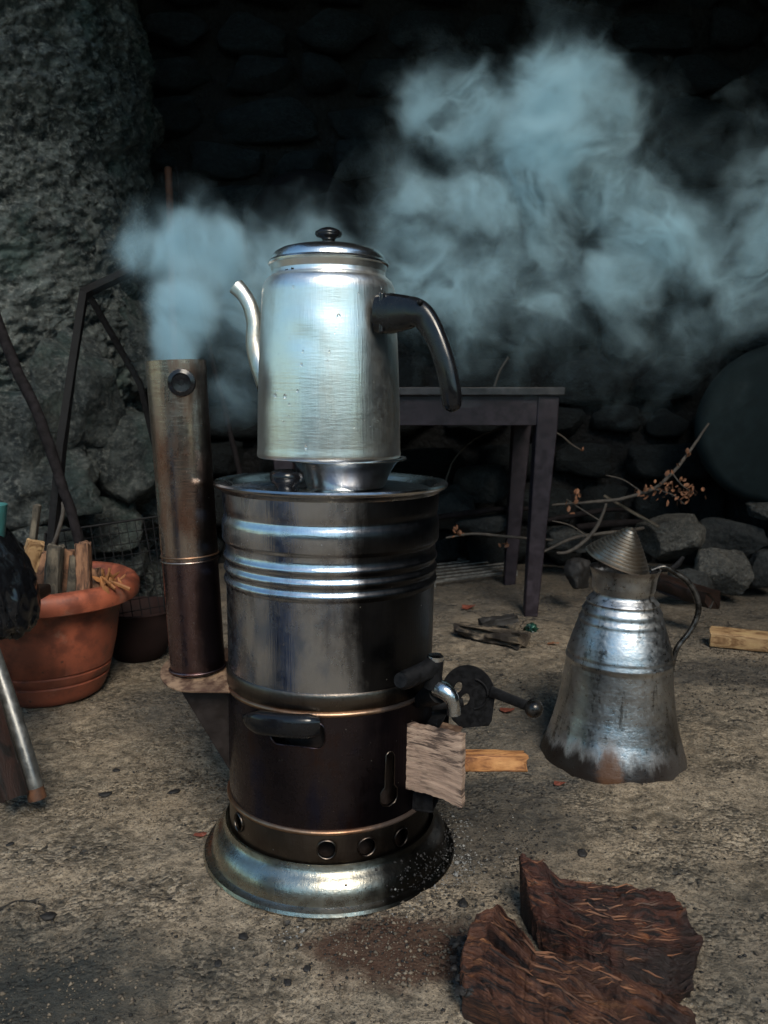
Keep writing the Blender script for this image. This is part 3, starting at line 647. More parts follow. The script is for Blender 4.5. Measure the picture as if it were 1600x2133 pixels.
def wood_bar(name, p0, p1, wdt, hgt, m, label=None, cat='firewood', group=None, seed=0, rough=.12, n=28, roll=0., taper=1., seg=20, parent=None, up=None):
    """a split piece of wood: squarish section swept along its length with ragged fibres and broken ends"""
    p0, p1 = Vector(p0), Vector(p1); t = (p1 - p0).normalized(); Ln = (p1 - p0).length
    up = up or Vector((0, 0, 1)); a = up - t * up.dot(t)
    if a.length < .05: a = Vector((0, -1, 0)) - t * -t.y
    a.normalize(); b = t.cross(a); a, b = a * math.cos(roll) + b * math.sin(roll), b * math.cos(roll) - a * math.sin(roll)
    rr = np.random.default_rng(seed); V = []; UV = []
    corner = [1 + rr.uniform(-.22, .22) for _ in range(4)]
    P = []
    for i in range(n + 1):
        s = i / n
        for k in range(seg):
            q = 2 * math.pi * k / seg; c, sn = math.cos(q), math.sin(q); e = 2 / 7.
            x = math.copysign(abs(c) ** e, c); y = math.copysign(abs(sn) ** e, sn)
            cm = corner[int(k / seg * 4) % 4]; P.append((s, x * cm, y * cm, k / seg))
    P = np.array(P); per = np.stack([P[:, 0] * 2.2, np.cos(P[:, 3] * 6.283) * 3.2, np.sin(P[:, 3] * 6.283) * 3.2], 1)
    fib = fbm(per + seed, 1.6, 4, seed) * rough * 2
    bend = fbm(np.stack([P[:, 0] * 1.5 + seed, np.zeros(len(P)), np.zeros(len(P))], 1), 1, 2, seed + 3) * .25 * rough * 4
    endr = fbm(np.stack([P[:, 1] * 2, P[:, 2] * 2, np.full(len(P), seed * 1.)], 1), 1.3, 3, seed + 5)
    for i, (s, x, y, f) in enumerate(P):
        tp = 1 + (taper - 1) * s; e = 0
        if s < .001: e = endr[i] * .25 * hgt
        if s > .999: e = endr[i] * .35 * hgt
        kx = (1 + fib[i]) * tp
        v = p0 + t * (s * Ln + e) + a * (y * hgt / 2 * kx + bend[i] * hgt) + b * (x * wdt / 2 * kx)
        V.append(tuple(v)); UV.append((s * Ln * 6, (f if f < .5 else 1 - f) * (wdt + hgt) * 12))
    F = [(i * seg + k, i * seg + (k + 1) % seg, (i + 1) * seg + (k + 1) % seg, (i + 1) * seg + k) for i in range(n) for k in range(seg)]
    c0 = len(V); V.append(tuple(np.mean(V[:seg], axis=0))); UV.append((0, 0)); V.append(tuple(np.mean(V[n * seg:(n + 1) * seg], axis=0))); UV.append((Ln * 6, .1))
    F += [(k, c0, (k + 1) % seg) for k in range(seg)] + [(n * seg + k, n * seg + (k + 1) % seg, c0 + 1) for k in range(seg)]
    V = np.array(V); ctr = (p0 + p1) / 2
    o = mk(name, V, F, m, parent, 45, UV, loc=tuple(ctr) if parent is None else None, world=parent is not None)
    if label: tag(o, label, cat, group)
    return o

# board and stick in the fuel door
def fuel_board():
    p0 = at(880, 1583, 1.048); p1 = at(966, 1593, 1.022)          # towards the viewer and right
    t = (p1 - p0); t.z = 0; t.normalize(); p0 = p0 - t * .022
    nu, nv = 60, 40; V = []; UV = []; F = []
    Ln = (Vector((p1.x, p1.y, 0)) - Vector((p0.x, p0.y, 0))).length; nrm = Vector((t.y, -t.x, 0)); th = .012
    for side in (0, 1):
        for j in range(nv + 1):
            for i in range(nu + 1):
                u, v = i / nu, j / nv
                topz = .0485 - .003 * u; botz = -.043 - .010 * u ** 3
                z = botz + (topz - botz) * v + (.0006 * math.sin(u * 21) + .0003 * math.sin(u * 57 + 1)) * (abs(2 * v - 1) ** 4)
                e = .0006 * math.sin(v * 19) * (u ** 8)
                V.append(tuple(p0 + t * (Ln * u + e) + Vector((0, 0, z)) + nrm * (th * (side - .5)))); UV.append((u * .9 + .05 * side, v * 1.3))
    V = np.array(V); N = np.array(nrm); relief = fbm(np.stack([np.array(UV)[:, 0] * 2.0, np.array(UV)[:, 1] * 14, np.zeros(len(UV))], 1), 1.2, 4, 7) * .0013
    V += N * relief[:, None]
    m_ = (nu + 1) * (nv + 1)
    for s_ in (0, 1):
        for j in range(nv):
            for i in range(nu):
                q = (s_ * m_ + j * (nu + 1) + i, s_ * m_ + j * (nu + 1) + i + 1, s_ * m_ + (j + 1) * (nu + 1) + i + 1, s_ * m_ + (j + 1) * (nu + 1) + i); F.append(q if s_ else tuple(reversed(q)))
    def edge(ids):
        for a_, b_ in zip(ids[:-1], ids[1:]): F.append((a_, b_, b_ + m_, a_ + m_))
    edge([i for i in range(nu + 1)]); edge([nv * (nu + 1) + i for i in range(nu, -1, -1)]); edge([j * (nu + 1) + nu for j in range(nv + 1)]); edge([j * (nu + 1) for j in range(nv, -1, -1)])
    c = tuple(p1)
    o = mk('wooden_board', V, F, M['wood_grey'], None, 45, UV, loc=c); tag(o, 'weathered pale board stuck upright into the open fuel door of the samovar', 'board')
fuel_board()
wood_bar('firewood_stick', at(890, 1580, 1.11), at(1097, 1584, 1.10), .022, .026, M['wood_orange'], 'orange split stick poking out of the samovar fuel door behind the board', 'firewood', seed=3, rough=.07, n=40)

# ------------------------------------------------------------------ bowl and kettle on the lid
zlid = zs(1041, .150) - .0008
KX = at(686, 960, D).x
def build_bowl():
    c = at(721, 1000, D); top = zs(966, .09); root = thing('steel_bowl', 'small flared steel bowl set on the samovar lid under the kettle', 'bowl', (c.x, D, zlid))
    H = top - zlid
    pr = [(.0005, 0), (.052, 0), (.0545, .002), (.0570, H * .25), (.063, H * .6), (.0715, H * .88), (.0790, H * .985), (.0822, H), (.0822, H + .0012), (.079, H + .0012), (.0700, H * .88), (.061, H * .6), (.055, H * .25), (.05, .003), (.0005, .003)]
    mk('bowl_body', *lathe(pr, 96), M['lid'], root, 45)
    mk('rolled_rim', *lathe([(.0815, H - .001), (.0835, H - .0008), (.0842, H + .0008), (.0832, H + .0022), (.0815, H + .0018)], 96, True), M['lid'], root, 60)
    return c, top
bc, ktop = build_bowl()
def build_kettle():
    z0 = ktop + .0026
    root = thing('kettle', 'dented aluminium kettle with black handle balanced on top of the samovar', 'kettle', (KX, D, z0), rot=(0, R(.35), 0))
    def Z(y): return zs(y) - z0
    Ht = Z(562); sh = Z(600)
    pr = [(.0005, .001), (.094, .001), (.0975, .0002), (.0990, .002), (.0993, .006), (.0985, .012), (.0976, .06), (.0960, .11), (.0935, .16), (.0915, .19), (.0898, sh - .006), (.0885, sh), (.0850, sh + .0075), (.0805, sh + .0115), (.0775, sh + .0135), (.0768, sh + .016), (.0765, sh + .022), (.0768, Ht - .004), (.0785, Ht + .003), (.0792, Ht + .006), (.0775, Ht + .006), (.0750, Ht), (.074, sh + .02), (.0005, sh + .02)]
    n = []                                # refine the wall so that dents can be pressed in
    for (r0, q0), (r1, q1) in zip(pr[:-1], pr[1:]):
        k_ = max(1, int(abs(q1 - q0) / .005)); n += [(r0 + (r1 - r0) * i / k_, q0 + (q1 - q0) * i / k_) for i in range(k_)]
    n.append(pr[-1]); V, F = lathe(n, 128)
    def dent(px, py, depth, w_, h_):
        a = angle_for(px, KX, .095, .0); z = zs(py, .09) - z0
        av = np.arctan2(V[:, 0], -V[:, 1]); d = ((av - a) * .095 / w_) ** 2 + ((V[:, 2] - z) / h_) ** 2; k_ = np.exp(-d) * depth
        rad = np.hypot(V[:, 0], V[:, 1]); ok = rad > .07
        V[ok, 0] *= 1 - k_[ok] / rad[ok]; V[ok, 1] *= 1 - k_[ok] / rad[ok]
    dent(625, 700, .0011, .020, .016); dent(650, 672, -.0008, .03, .02); dent(770, 880, .0012, .02, .05); dent(590, 830, .0010, .018, .05); dent(700, 640, .0008, .03, .02)
    mk('kettle_body', V, F, M['kettle'], root, 50)
    # lid
    L0 = Ht + .0045
    lp = [(.0005, L0 - .002), (.074, L0 - .002), (.0785, L0 - .001), (.0812, L0 + .0008), (.0815, L0 + .003), (.0800, L0 + .0048), (.0775, L0 + .0062), (.0770, L0 + .0082), (.0760, L0 + .0115), (.0720, L0 + .0160), (.0650, L0 + .0200), (.052, L0 + .0235), (.036, L0 + .0258), (.016, L0 + .0268), (.0005, L0 + .027)]
    lid = mk('lid', *lathe(lp, 128), M['lid'], root, 35)
    kp = [(.0100, 0), (.0090, .003), (.0085, .008), (.0100, .0105), (.0165, .0125), (.0185, .0155), (.0178, .0185), (.0145, .0205), (.011, .0225), (.006, .0240), (.0005, .0243)]
    V, F = lathe(kp, 40); V[:, 2] += L0 + .0262; mk('lid_knob', V, F, M['black'], lid, 50)
    # two dark discs on the neck, hole shade given by their colour
    for px, py, s_ in ((597, 569, 1.), (609, 566, .8)):
        a = angle_for(px, KX, .0765, -.1); z = zs(py, .05) - z0; d = Vector((math.sin(a), -math.cos(a), 0))
        u = Vector((d.y, -d.x, 0)); pts = []
        for k_ in range(14): q = 2 * math.pi * k_ / 14; rr = 1 + .25 * math.sin(3 * q + px); pts.append(tuple(d * .0772 + u * (.0026 * s_ * rr * math.cos(q)) + Vector((0, 0, z + .0042 * s_ * rr * math.sin(q)))))
        pts2 = [tuple(Vector(p) - d * .003) for p in pts]
        mk('steam_hole_disc', pts + pts2, [tuple(range(14)), tuple(reversed(range(14, 28)))] + [(k_, (k_ + 1) % 14, 14 + (k_ + 1) % 14, 14 + k_) for k_ in range(14)], M['charcoal'], root, 30)
    # spout, away to the left
    O = Vector((KX, D, z0)); dS = Vector((-math.sin(R(62)), math.cos(R(62)), 0))
    def SP(px, py, Y): return at(px, py, Y) - O
    sp = [SP(560, 800, 1.205), SP(541, 757, 1.215), SP(530, 715, 1.22), SP(529, 675, 1.222), SP(520, 640, 1.225), SP(506, 615, 1.23), SP(490, 598, 1.232)]
    ph = smoothpath(sp, 8)
    Vo, Fo = tube(ph, [.019, .0160, .0135, .0118, .0112, .0112, .0125], 24, cap=False, up=Vector((0, 1, 0))); Vi, Fi = tube(ph, [.017, .0145, .0122, .0105, .0098, .0098, .0110], 24, cap=False, up=Vector((0, 1, 0)))
    V, F = join((Vo, Fo), (Vi, [tuple(reversed(f)) for f in Fi])); nv = len(Vo); e = len(Vo) - 24; F += [(e + k_, e + (k_ + 1) % 24, nv + e + (k_ + 1) % 24, nv + e + k_) for k_ in range(24)]
    mk('spout', V, F, M['spout'], root, 60)
    # handle: broad block on the body, then a long drooping grip
    def HP(px, py, Y): return at(px, py, Y) - O
    hp = [HP(788, 652, 1.080), HP(815, 652, 1.068), HP(845, 650, 1.05), HP(868, 650, 1.035), HP(888, 668, 1.028), HP(908, 705, 1.02), HP(926, 755, 1.013), HP(937, 805, 1.01), HP(940, 828, 1.01), HP(941, 842, 1.01), HP(941, 851, 1.01), HP(941, 857, 1.01)]
    hd = mk('handle', *tube(smoothpath(hp, 8), [.0155, .0155, .0140, .0118, .0108, .0102, .0100, .0100, .0100, .0096, .0075, .0012], 28, [1.62, 1.62, 1.5, 1.42, 1.36, 1.30, 1.28, 1.26, 1.22, 1.15, 1.1, 1.0], up=Vector((math.cos(R(60)), math.sin(R(60)), 0)), power=2.4), M['black'], root, 60)
    V, F = box(*(HP(793, 652, 1.072)), .006, .020, .050); bevel(mk('handle_mount', V, F, M['black'], hd, 30), .002, 3)
    for px, py, Y in ((873, 628, 1.022),):
        V, F = ico(2); mk('handle_screw', V * .004 + np.array(HP(px, py, Y)), F, M['iron'], hd, 180)
    # beads of water on the wall
    Vs, Fs = ico(1); parts = []
    rr = random.Random(4)
    for px, py, s_ in [(705, 659, .0030), (700, 682, .0011), (697, 694, .0010), (690, 707, .0009), (631, 732, .0016), (628, 760, .0019), (686, 733, .0016), (682, 752, .0013), (572, 824, .0020), (592, 826, .0022), (619, 815, .0018), (601, 843, .0012), (600, 868, .0012), (589, 880, .0010), (606, 901, .0010), (619, 918, .0009), (636, 932, .0026), (580, 921, .0012), (746, 608, .0014), (612, 596, .0018), (793, 590, .002)] + [(rr.uniform(565, 800), rr.uniform(600, 940), .0006) for _ in range(26)]:
        zz = zs(py, .092) - z0; rad = float(np.interp(zz, [q for _, q in pr[4:12]], [r_ for r_, _ in pr[4:12]])); a = angle_for(px, KX, rad, .0)
        d = np.array([math.sin(a), -math.cos(a), 0]); v = Vs * np.array([s_, s_, s_ * 1.55]); v = v + d * (rad - s_ * .25) + np.array([0, 0, zz]); parts.append((v, Fs))
    V, F = join(*parts); t = NT('water'); t.bsdf(base=(1, 1, 1), rough=.02, trans=1., ior=1.33)
    o = mk('water_drops', V, F, t.m, root, 180); o['kind'] = 'stuff'
build_kettle()

# ------------------------------------------------------------------ jug
def build_jug():
    Y = 1.476; c = at(1276, 1560, Y); c.z = 0; root = thing('metal_jug', 'old tinned metal jug with sooty flared foot and a lifted cone lid', 'jug', (c.x, Y, gz(c.x, Y) - .001), rot=(0, R(1.6), 0))
    z0 = root.location.z
    def z(y): return at(800, y, Y).z - z0
    def r(hw, y): p = at(800 + hw, y, Y); return p.x
    seq = [(147, 1590), (149, 1578), (146, 1562), (137, 1535), (127, 1505), (119, 1470), (113, 1430), (109.5, 1395), (107.5, 1375), (109, 1371), (109.5, 1366), (106.5, 1362), (107, 1357), (105.5, 1352), (101, 1335), (93, 1310), (87, 1292), (87.5, 1289), (85, 1285), (81, 1275), (82, 1271), (79, 1266), (73, 1256), (74, 1252), (70, 1247), (64, 1241), (60.5, 1236), (61.5, 1230), (64, 1224), (65, 1212), (66, 1200), (68, 1192), (71, 1186), (72, 1182)]
    pr = [(r(h, y), z(y)) for h, y in seq]; pr[0] = (pr[0][0], .001)
    z_low = pr[1][1]; 
    fine = []
    for (r0, q0), (r1, q1) in zip(pr[:-1], pr[1:]):
        k_ = max(1, int(abs(q1 - q0) / .004)); fine += [(r0 + (r1 - r0) * i / k_, q0 + (q1 - q0) * i / k_) for i in range(k_)]
    fine.append(pr[-1]); inner = [(a - .002, b) for a, b in reversed(fine) if b > z(1235)] + [(.0005, z(1235))]
    V, F = lathe([(.0005, .002)] + fine + inner, 112)
    a = np.arctan2(V[:, 0], -V[:, 1]); rad = np.hypot(V[:, 0], V[:, 1]); ok = rad > .02
    low = np.clip(1 - V[:, 2] / .09, 0, 1)                 # hammered ripples in the foot
    dr = .0016 * np.clip((V[:, 2] - .012) / .03, 0, 1) * low * np.sin(a * 17 + 3 * fbm(V, 8, 2, 3)) * np.clip(np.cos(a + 1.3) ** 2 * 1.4, 0, 1) + .0010 * fbm(V, 10, 2, 9)
    V[ok, 0] *= 1 + dr[ok] / rad[ok]; V[ok, 1] *= 1 + dr[ok] / rad[ok]
    t = NT('tinned_jug_sooty_foot'); v = t.coord(); x, y_, zz = t.sep(v)
    n1 = t.noise(v, 11, 6, .65, .3); n2 = t.noise(t.coord((1, 1, .16)), 42, 5, .7); n3 = t.noise(v, 110, 4, .7); lines = t.noise(t.coord((.06, .06, 1)), 240, 3, .6)
    base = t.mix(t.ramp(n1, .40, .70), (.60, .61, .62), (.34, .35, .36)); base = t.mix(t.ramp(n2, .52, .68, 0, .5), base, (.30, .28, .25))
    foot = t.ramp(t.math('ADD', zz, t.math('MULTIPLY', t.math('SUBTRACT', n2, .5), .08)), .058, .020); base = t.mix(foot, base, (.020, .015, .013))
    brown = t.math('MULTIPLY', t.ramp(t.math('ADD', t.math('ABSOLUTE', t.math('ADD', x, .040)), t.math('MULTIPLY', t.math('SUBTRACT', n1, .5), .09)), .024, .004), t.ramp(t.math('ADD', zz, t.math('MULTIPLY', n2, .06)), .118, .07)); base = t.mix(t.math('MULTIPLY', brown, .85), base, (.115, .055, .028))
    side = t.math('MULTIPLY', t.ramp(t.math('ADD', x, t.math('MULTIPLY', t.math('SUBTRACT', n1, .5), .06)), .035, .10), .85); base = t.mix(side, base, (.06, .055, .052))  # jug's shaded right side painted darker into the metal
    lip = t.ramp(t.math('ADD', zz, t.math('MULTIPLY', t.math('SUBTRACT', n2, .5), .03)), z(1196), z(1187)); base = t.mix(t.math('MULTIPLY', lip, .5), base, (.10, .06, .045))
    gr = t.math('MULTIPLY', t.ramp(t.math('ADD', n2, t.math('MULTIPLY', lines, .3)), .72, .80), 1.); base = t.mix(t.math('MULTIPLY', gr, .6), base, (.05, .045, .04))
    b = t.bump(n1, .0008); b = t.bump(lines, .0010, .18, b); b = t.bump(n3, .0006, 1, b)
    mtl = t.math('SUBTRACT', 1., t.math('MULTIPLY', t.math('MAXIMUM', foot, brown), .7))
    t.bsdf(base=base, rough=t.ramp(n3, .3, .7, .26, .42), metal=mtl, normal=b)
    pj = [n_ for n_ in t.n if n_.type == 'BSDF_PRINCIPLED'][0]; pj.inputs['Anisotropic'].default_value = .45; t.l.new(t.node('ShaderNodeTangent', direction_type='RADIAL', axis='Z').outputs[0], pj.inputs['Tangent'])
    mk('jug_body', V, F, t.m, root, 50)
    # cone lid, hinged open
    rc = r(68, 1160); H = .064; q = [(rc, 0), (rc + .0015, .001), (rc - .002, .003)]
    for k_ in range(1, 12):
        t_ = k_ / 12; rr = rc * (1 - t_) ** .92 + .004 * t_; q += [(rr + .0018, .003 + H * t_ - .0006), (rr + .0012, .003 + H * t_ + .0012), (rr - .0022, .003 + H * t_ + .0022)]
    q += [(.004, H + .002), (.0005, H + .004)]
    V, F = lathe(q, 64); Vi = V.copy(); Vi[:, 2] -= .0015; Vi[:, :2] *= .97; V, F = join((V, F[:-1]), (Vi, [tuple(reversed(f)) for f in F[:-1]]))
    hinge = at(1338, 1188, Y); Mx = Matrix.Translation(hinge - Vector(root.location)) @ Matrix.Rotation(R(17), 4, 'Y') @ Matrix.Rotation(R(10), 4, 'X') @ Matrix.Translation((-rc, 0, .0))
    V = np.array([tuple(Mx @ Vector(p)) for p in V]); lid = mk('cone_lid', V, F, M['juglid'], root, 40)
    O = Vector(root.location)
    def J(px, py, dy=0): return at(px, py, Y + dy) - O
    hdl = mk('handle', *tube(smoothpath([J(1345, 1186), J(1372, 1178), J(1395, 1190), J(1420, 1206), J(1440, 1235), J(1446, 1270), J(1432, 1308), J(1405, 1345), J(1394, 1385), J(1390, 1425), J(1384, 1455)], 8), [.005, .0068, .0068, .0072, .0072, .0066, .006, .0062, .0066, .008, .009], 14, .8, up=Vector((0, -1, 0))), M['darkmetal'], root, 60)
    for px, py, dy in ((1382, 1438, -.012), (1343, 1212, -.012)):
        V, F = ico(2); mk('rivet', V * np.array([.0052, .004, .0052]) + np.array(J(px, py, dy)), F, M['chrome'], hdl, 180)
    mk('thumb_lever', *tube(smoothpath([J(1362, 1184), J(1385, 1182), J(1400, 1172), J(1412, 1156)], 6), [.005, .0045, .0055, .0035], 12, .6), M['iron'], lid, 60)
    mk('hinge', *tube([J(1348, 1190, -.010), J(1352, 1205, -.010), J(1350, 1222, -.008)], [.010, .012, .005], 12, .5, up=Vector((1, 0, 0))), M['iron'], root, 40)
build_jug()

# ------------------------------------------------------------------ terracotta pot with firewood
def build_pot():
    Y = 1.80; c = at(104, 1400, Y); root = thing('flower_pot', 'terracotta-coloured plastic pot filled with firewood beside the rough pier', 'pot', (c.x, Y, .0))
    O = Vector(root.location); H = .262
    pr = [(.0005, .002), (.098, .002), (.104, .001), (.112, .006), (.119, .018), (.1290, .044), (.1255, .047), (.1305, .051), (.1345, .067), (.1312, .070), (.1362, .074), (.147, .12), (.152, .155), (.1552, .185), (.1515, .188), (.1568, .192), (.1590, .206), (.1555, .209), (.161, .213), (.162, .224), (.164, .2225), (.176, .2195), (.192, .2165), (.1995, .220), (.2030, .232), (.2015, .248), (.195, .2585), (.186, .2635), (.176, .262), (.167, .250), (.160, .20), (.148, .15), (.0005, .148)]
    V, F = lathe(pr, 128); V[:, 2] += .0016 * fbm(V, 9, 2, 3); mk('pot_body', V, F, M['terra'], root, 38)
    g = 'firewood pieces standing in the plastic pot'
    def W(x0, y0, x1, y1, wd, hg, Yo, m, lab, sd, roll=0.):
        wood_bar('firewood_stick', at(x0, y0, Yo), at(x1, y1, Yo), wd, hg, M[m], lab, 'firewood', g, sd, .13, 24, roll)
    W(178, 1262, 175, 1132, .030, .034, 1.70, 'wood_pot', 'reddish splintered stick standing tallest inside the plastic pot', 11)
    W(108, 1262, 116, 1136, .030, .034, 1.70, 'wood_potgrey', 'greenish grey flat piece of firewood standing in the pot', 12)
    W(140, 1262, 145, 1145, .016, .025, 1.74, 'wood_pot', 'narrow dark brown stick behind the greenish grey piece in the pot', 13)
    W(80, 1262, 90, 1150, .022, .028, 1.74, 'wood_pot', 'brown stick standing behind the sawn square block in the pot', 14)
    W(62, 1185, 78, 1130, .030, .034, 1.62, 'wood_pale', 'square sawn yellow block tipped over the left side of pot', 15, .5)
    W(60, 1200, 78, 1052, .020, .014, 1.80, 'wood_potgrey', 'pale grey flat slat rising highest out of the pot', 16)
    W(205, 1250, 196, 1185, .016, .022, 1.72, 'wood_pot', 'short thin splinter right of the tall reddish stick in pot', 17)
    W(148, 1262, 157, 1160, .012, .02, 1.70, 'wood_potgrey', 'thin weathered splinter left of the tall reddish stick in pot', 19)
    # loose kindling, far too many bits to count
    parts = []; rr = random.Random(3)
    for k in range(80):
        p = at(rr.uniform(165, 258), rr.uniform(1200, 1240), rr.uniform(1.70, 1.84)); d = Vector((rr.uniform(-1, 1), rr.uniform(-1, 1), rr.uniform(.0, 1.6))).normalized(); l = rr.uniform(.022, .06)
        parts.append(tube([p - d * l / 2, p, p + d * l / 2], [rr.uniform(.002, .005), rr.uniform(.004, .007), .0015], 5, rr.uniform(.4, 1)))
    V, F = join(*parts); tag(mk('kindling', V, F, M['wood_orange'], None, 30), 'small orange splinters of kindling heaped inside the right half of pot', 'kindling', kind='stuff')
build_pot()
def build_dark_bowl():
    p = at(282, 1345, 2.02); root = thing('clay_bowl', 'dark dirty bowl on the floor between the plastic pot and chimney', 'bowl', (p.x, 2.05, 0))
    mk('bowl_body', *lathe([(.0005, .002), (.055, .002), (.062, .006), (.085, .05), (.098, .10), (.102, .125), (.106, .13), (.104, .134), (.098, .13), (.09, .09), (.05, .02), (.0005, .018)], 64), M['terra_dark'], root, 50)
build_dark_bowl()

# wire rack leaning behind the pot
def build_rack():
    root = thing('wire_rack', 'black wire mesh rack leaning against the pier behind the pot', 'rack', (-.85, 2.0, 0))
    A, B, C, Dd = at(95, 1110, 2.02), at(335, 1075, 2.08), at(345, 1285, 2.00), at(95, 1330, 1.95)
    n, m = 13, 9; fr = [A, B, C, Dd, A]
    mk('frame', *tube([tuple(p) for p in fr], .0035, 8), M['iron'], root, 40, world=True)
    for i in range(1, n): a = A.lerp(B, i / n); b = Dd.lerp(C, (i + 1.5) / n if i < n - 1 else 1); mk('wire', *tube([a, (a + b) / 2 + Vector((0, .002, 0)), b], .0011, 6), M['iron'], root, 40, world=True)
    for j in range(1, m): a = A.lerp(Dd, j / m); b = B.lerp(C, j / m); mk('wire', *tube([a, (a + b) / 2 - Vector((0, .002, 0)), b], .0011, 6), M['iron'], root, 40, world=True)
build_rack()

# ------------------------------------------------------------------ stool with a black bag, at the left edge
def build_stool():
    c = at(-60, 1400, 1.30); root = thing('low_stool', 'low stool with a grey tube leg and a dark wooden leg at left edge', 'stool', (c.x - .05, 1.35, 0))
    mk('tube_leg', *tube(smoothpath([at(-22, 1340, 1.31), at(8, 1425, 1.29), at(45, 1540, 1.26), at(66, 1610, 1.245), at(76, 1650, 1.240)], 6), .0125, 18), M['tubegrey'], root, 60, world=True)
    mk('foot_cap', *tube([at(73, 1640, 1.2405), at(78, 1664, 1.2385)], [.0130, .0145], 18), M['rubber'], root, 40, world=True)
    wood_bar('wooden_leg', at(-62, 1370, 1.27), at(26, 1662, 1.215), .036, .030, M['wood_dark'], None, seed=5, rough=.03, parent=root, n=20)
    for dx in (-.32,):
        wood_bar('wooden_leg', Vector((c.x + dx, 1.25, .29)), Vector((c.x + dx - .02, 1.22, .002)), .042, .03, M['wood_dark'], None, seed=6, rough=.03, parent=root, n=12)
        mk('tube_leg', *tube([(c.x + dx, 1.5, .29), (c.x + dx - .02, 1.54, .005)], .0125, 18), M['tubegrey'], root, 60, world=True)
    V, F = box(c.x - .155, 1.36, .300, .40, .34, .022); bevel(mk('seat', V, F, M['wood_dark'], root, 30, world=True), .006, 3)
build_stool()
def build_bag():
    c = at(-32, 1218, 1.36); V, F = ico(6)
    P = V.copy(); V = V * np.array([.072, .09, .098])
    V[:, 2] += .015 * np.sin(P[:, 0] * 4 + 1); V[:, 0] += .016 * (P[:, 2] ** 2) * np.sign(P[:, 0]) * 0 - .012 * P[:, 2]
    fold = fbm(P * np.array([2.6, 2.6, .9]), 1.1, 3, 5, .45, ridge=True); V *= 1 + (.15 * fold + .09 * fbm(P, 2.2, 3, 9) + .006 * fbm(P, 12, 3, 2))[:, None]
    root = thing('black_bag', 'crumpled wet glossy black bag slumped on the stool in front of pot', 'bag', tuple(c))
    mk('bag_body', V, F, M['bag'], root, 180)
    r_ = np.random.default_rng(2); Vs, Fs = ico(1); parts = []; idx = [i for i in range(len(V)) if V[i, 1] < -.02 and V[i, 0] > .0]
    for i in r_.choice(idx, 150): parts.append((Vs * r_.uniform(.0006, .0022) * np.array([1, 1, 1.6]) + V[i], Fs))
    Vd, Fd = join(*parts); o = mk('water_drops', Vd, Fd, bpy.data.materials['water'], root, 180); o['kind'] = 'stuff'
build_bag()
c = at(-26, 1098, 1.36); root = thing('teal_cup', 'teal plastic cup barely entering the frame above the black bag', 'cup', (c.x, c.y, c.z - .035))
mk('cup_body', *lathe([(.0005, 0), (.022, 0), (.025, .003), (.031, .06), (.033, .072), (.0315, .073), (.029, .06), (.023, .005), (.0005, .004)], 40), M['teal'], root, 50)

# ------------------------------------------------------------------ things leaning on the left pier
def rod(name, pts, rad, m, label, cat, group=None, seg=10, flat=1., n=6, knots=0.):
    P = smoothpath(pts, n); ctr = sum(P, Vector()) / len(P); V, F = tube([p - ctr for p in P], rad, seg, flat)
    if knots: V = V + knots * np.stack([fbm(V, 14, 3, 1), fbm(V, 14, 3, 2), fbm(V, 14, 3, 3)], 1)
    o = mk(name, V, F, m, None, 60); o.location = ctr; return tag(o, label, cat, group)
rod('iron_bar', [at(-30, 600, 2.02), at(20, 735, 1.98), at(85, 880, 1.94), at(120, 985, 1.92), at(160, 1105, 1.88), at(185, 1210, 1.86)], [.011, .013, .013, .012, .011, .010], M['bark'], 'thick dark crooked bar leaning across the left side of the pier', 'stick', knots=.006)
def build_tripod():
    root = thing('tripod', 'black folded iron tripod frame propped against the rough pier', 'frame', (-.8, 2.08, 0))
    a = at(172, 612, 2.03); b = at(272, 565, 2.14)
    mk('top_bar', *tube([a, b], .014, 4, .6), M['iron'], root, 30, world=True)
    mk('leg', *tube([a + Vector((.004, 0, .004)), at(150, 770, 1.99), at(128, 930, 1.95), at(100, 1230, 1.93)], .014, 4, .6), M['iron'], root, 30, world=True)
    mk('leg', *tube([a + Vector((.008, .02, 0)), at(235, 700, 2.12), at(292, 800, 2.2), at(340, 1000, 2.25)], .011, 4, .6), M['iron'], root, 30, world=True)
build_tripod()
rod('twig', [at(105, 1150, 1.9), at(122, 1105, 1.9), at(131, 1070, 1.9), at(133, 1046, 1.9)], [.004, .005, .0045, .006], M['pale_twig'], 'short pale peeled twig standing up behind the pot firewood', 'twig')
rod('wooden_pole', [at(350, 350, 2.95), at(355, 460, 2.92), at(362, 700, 2.85), at(378, 1000, 2.75), at(392, 1190, 2.7)], .0125, M['handle_wood'], 'reddish wooden handle leaning upright where the pier meets the wall', 'stick')
rod('thin_branch', [at(366, 350, 2.97), at(395, 520, 2.92), at(440, 740, 2.86), at(475, 880, 2.80), at(500, 1000, 2.74), at(512, 1150, 2.7)], [.006, .008, .009, .010, .011], M['bark'], 'thin dark branch leaning behind the chimney and smoke', 'stick', knots=.006)

